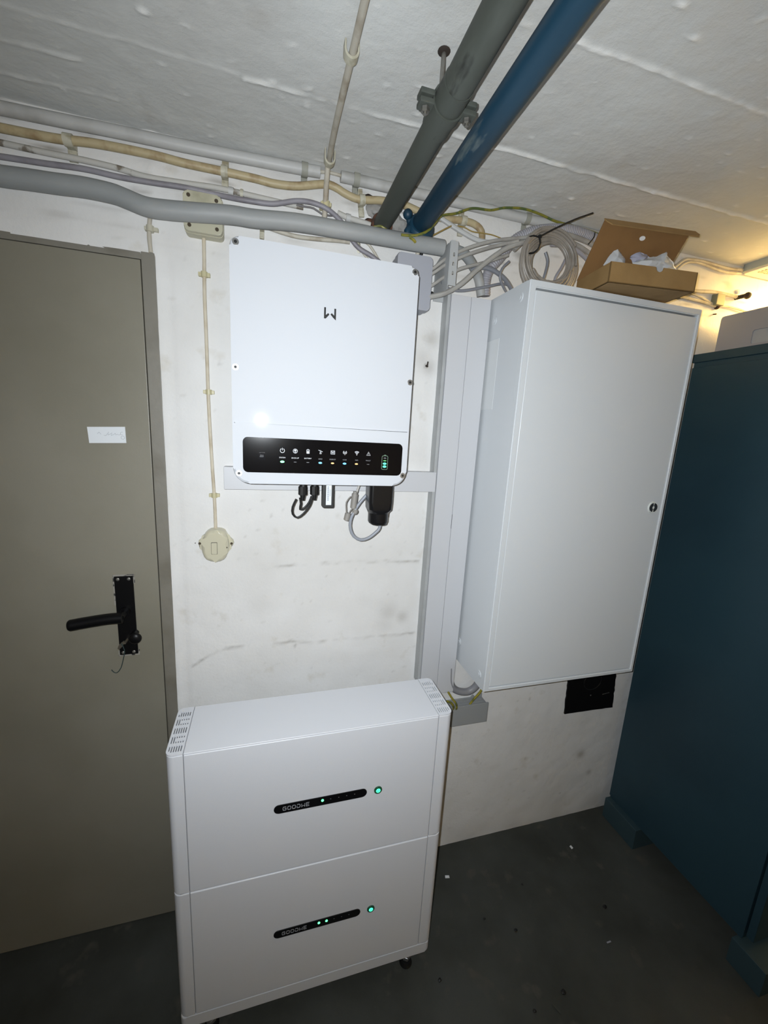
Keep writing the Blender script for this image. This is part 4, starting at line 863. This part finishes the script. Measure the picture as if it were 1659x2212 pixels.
bag('plastic_bag', 'white crumpled plastic bag sticking up in the cardboard box', 0, -.225, [(1366, 567), (1395, 560), (1425, 550), (1441, 542), (1441, 553), (1452, 565), (1462, 584), (1425, 592), (1372, 590)], m_bag, seed=1)
bag('plastic_bag', 'small lilac-grey folded bag left of the white one in the box', 0, -.215, [(1360, 560), (1366, 550), (1382, 544), (1398, 552), (1404, 558), (1385, 570), (1366, 568)], m_bag2, th=.008, seed=5)
bag('plastic_bag', 'clear crumpled bag at the left end of the cardboard box', 0, -.19, [(1302, 572), (1318, 552), (1333, 532), (1341, 548), (1352, 560), (1350, 575), (1320, 580)], m_bag, th=.007, seed=9)
# ------------------------------------------------------------------ fittings on the warm wall at the right
cw = thing('corner_cable_pair', 'two cream cables looping under the ceiling towards the corner lamp', 'cable', (1.5, -.01, 2.16))
obj('cable', TB(run([(1440, 590), (1462, 573), (1479, 561), (1497, 561), (1520, 565), (1554, 575), (1580, 581), (1606, 583)], -.012), .0055, 8), m_whcab, cw)
obj('cable', TB(run([(1445, 600), (1464, 580), (1479, 569), (1497, 566), (1520, 571), (1550, 583), (1575, 589), (1600, 590)], -.012), .0045, 8), m_whcab, cw)
ww = thing('wall_wiring_stub', 'abandoned cream wiring with a small greenish bracket on the lit wall', 'wiring', (1.6, -.01, 2.08))
obj('conduit', TB(run([(1470, 622), (1506, 629), (1540, 631), (1576, 638), (1590, 641)], -.015), .0065, 8), m_whcab, ww)
obj('cable', TB(run([(1480, 628), (1510, 641), (1547, 659), (1580, 664), (1625, 677), (1680, 690)], -.008), .0036, 8), m_whcab, ww)
obj('cable', TB(run([(1450, 636), (1479, 643), (1515, 652), (1545, 661)], -.006), .0055, 8), m_whcab, ww)
b = bmesh.new(); a_ = W(1546, 655, -.02); b2 = W(1568, 636, -.02); box(b, a_.x, b2.x, -.022, .003, a_.z-.004, b2.z, bev=.003); obj('bracket', b, mat('green_grey_bracket', s(128, 128, 104), .6), ww)
b = bmesh.new(); c1 = W(1588, 644, 0); cyl(b, (c1.x, .002, c1.z), (c1.x+.004, -.035, c1.z), .007, 12); sph(b, (c1.x+.005, -.037, c1.z-.001), .011); sph(b, c1+Vector((-.012, -.01, .0)), .009, sx=1.6, sz=.6); obj('end_knob', b, m_cob, ww)
b = bmesh.new(); c1 = W(1545, 663, 0); sph(b, c1+Vector((0, -.006, 0)), .010, sx=.8); obj('nail_plug', b, m_rust, ww)
b = bmesh.new(); c1 = W(1592, 631, 0); sph(b, c1+Vector((0, -.004, 0)), .009, sx=1.2, sz=.8, sy=.6); obj('plaster_blob', b, m_wall, ww)
b = bmesh.new(); c1 = W(1540, 679, 0); cyl(b, c1+Vector((0, .002, 0)), c1+Vector((0, -.012, -.002)), .0022, 8); tag(obj('nail', b, m_rust), 'rusty nail in the warm-lit wall above the crate', 'nail')
b = bmesh.new(); c1 = W(921, 790, 0); cyl(b, c1+Vector((0, .002, 0)), c1+Vector((-.001, -.010, -.003)), .0032, 8); cyl(b, c1+Vector((0, -.008, .0)), c1+Vector((0, -.011, .010)), .002, 6); tag(obj('wall_hook', b, m_cob), 'small dark hook stub in the wall between inverter and rail', 'hook')
# ------------------------------------------------------------------ below the cabinet
cab('fat grey cable arc below the trunking end under the cabinet', [(972, 1440, -.03), (972, 1470, -.03), (980, 1487, -.03), (996, 1494, -.03), (1013, 1493, -.03), (1028, 1482, -.035), (1035, 1465, -.04), (1036, 1440, -.045)], .0125, mat('mid_grey_tube', s(138, 138, 142), .45), n=14)
cab('green-yellow earth wire bending into the short grey duct', [(968, 1495, -.05), (976, 1508, -.055), (985, 1520, -.06), (986, 1531, -.055), (979, 1533, -.04)], .0036, m_yel, n=8)
cab('second earth wire curling behind the battery corner', [(965, 1515, -.07), (974, 1518, -.07), (980, 1528, -.06), (976, 1535, -.04)], .0040, m_yel, n=8)
cab('straight earth wire from the cabinet down to the short grey duct', [(1046, 1478, -.05), (1037, 1495, -.05), (1022, 1512, -.048), (1008, 1531, -.04)], .0038, m_yel, n=8)
ht = thing('wall_hatch', 'black square hatch plate in the wall below the white cabinet', 'hatch', (1.33, 0, .515))
Pq = [W(*p) for p in ((1217, 1540), (1320, 1525), (1330, 1440), (1228, 1455))]
j = lambda a: a + .002*noise.noise(Vector((a*50, 1, 2)))
pl4 = []
for k in range(4):
    p0, p1 = Pq[k], Pq[(k+1) % 4]
    for q in range(14):
        p = p0.lerp(p1, q/14); pl4.append((p.x+.004*noise.noise(Vector((p.x*60, p.z*60, 1))), p.z+.005*noise.noise(Vector((p.x*60, p.z*60, 7)))))
b = bmesh.new(); prism(b, pl4, -.0075, .002); obj('plate', b, mat('hatch_black', (.0015, .0015, .0018), .7, spec=.2), ht)
c1 = W(1280, 1472, -.008); b = bmesh.new(); tube(b, [Vector((c1.x+.042*math.cos(math.radians(a)), -.0085, c1.z+.036*math.sin(math.radians(a)))) for a in range(0, 360, 12)]+[Vector((c1.x+.042, -.0085, c1.z))], .0016, 6); obj('ring', b, mat('hatch_ring', (.012, .012, .013), .25), ht)
for px, py, q in ((1276, 1502, .003),):
    b = bmesh.new(); sph(b, W(px, py, -.008), q, sy=.4); obj('rivet', b, m_steel, ht)
b = bmesh.new(); strokes(b, [[(W(1301, 1500, -.0076).x, W(1301, 1500, -.0076).z), (W(1308, 1498, -.0076).x, W(1308, 1498, -.0076).z), (W(1316, 1496, -.0076).x, W(1316, 1496, -.0076).z)]], .003, 0, 0, -.0076); obj('paint_smear', b, m_steel, ht)
# ------------------------------------------------------------------ crumbs on the floor
def scrap(name, label, cat, px, py, w_, h_, a, m, th=.0015):
    c = Z(px, py, .0015); b = bmesh.new(); R_ = Matrix.Translation(c+Vector((0, 0, .0015))) @ Matrix.Rotation(a, 4, 'Z') @ Matrix.Rotation(.12, 4, 'X')
    o_ = [(-w_/2, -h_/2), (w_/2, -h_/2*.8), (w_/2*.9, h_/2), (-w_/2*.95, h_/2*.9)]; prism(b, o_, 0, th, axis='z'); bmesh.ops.transform(b, matrix=R_, verts=b.verts)
    return tag(obj(name, b, m), label, cat)
scrap('paper_scrap', 'tiny white paper scrap on the floor beside the battery tower', 'paper', 966, 1895, .016, .009, -.25, m_paper)
scrap('paper_scrap', 'tiny pale greenish scrap on the floor in front of the locker foot', 'paper', 1234, 1831, .009, .012, .2, m_paper)
scrap('splinter', 'pale thin splinter on the floor near the right of the frame', 'splinter', 1315, 2036, .016, .004, .0, m_crate)
scrap('splinter', 'pale splinter on the dark floor at the bottom edge, right of the battery', 'splinter', 1202, 2180, .005, .026, .5, m_floor)
for px, py, q, t_ in ((1306, 1960, .0075, 'black crumb on the floor nearest to the locker'), (1217, 2144, .0078, 'largest black crumb at the bottom of the floor'), (950, 2118, .0058, 'black crumb just right of the battery foot'), (1114, 2010, .0058, 'black crumb in the middle of the open floor'), (1046, 1985, .0045, 'small dark crumb between the battery and floor centre'), (1128, 1911, .0045, 'small dark crumb below the wall hatch'), (1155, 2184, .0055, 'dark brown crumb at the bottom centre of the floor')):
    c = Z(px, py, .003); b = bmesh.new(); bmesh.ops.create_icosphere(b, subdivisions=2, radius=q, matrix=Matrix.Translation(c+Vector((0, 0, q*.3))) @ Matrix.Diagonal((1, .8, .5, 1)))
    for v in b.verts: v.co += Vector((1, 1, .4))*q*.3*noise.noise(v.co*200)
    tag(obj('crumb', b, m_blackm, ang=15), t_, 'crumb')
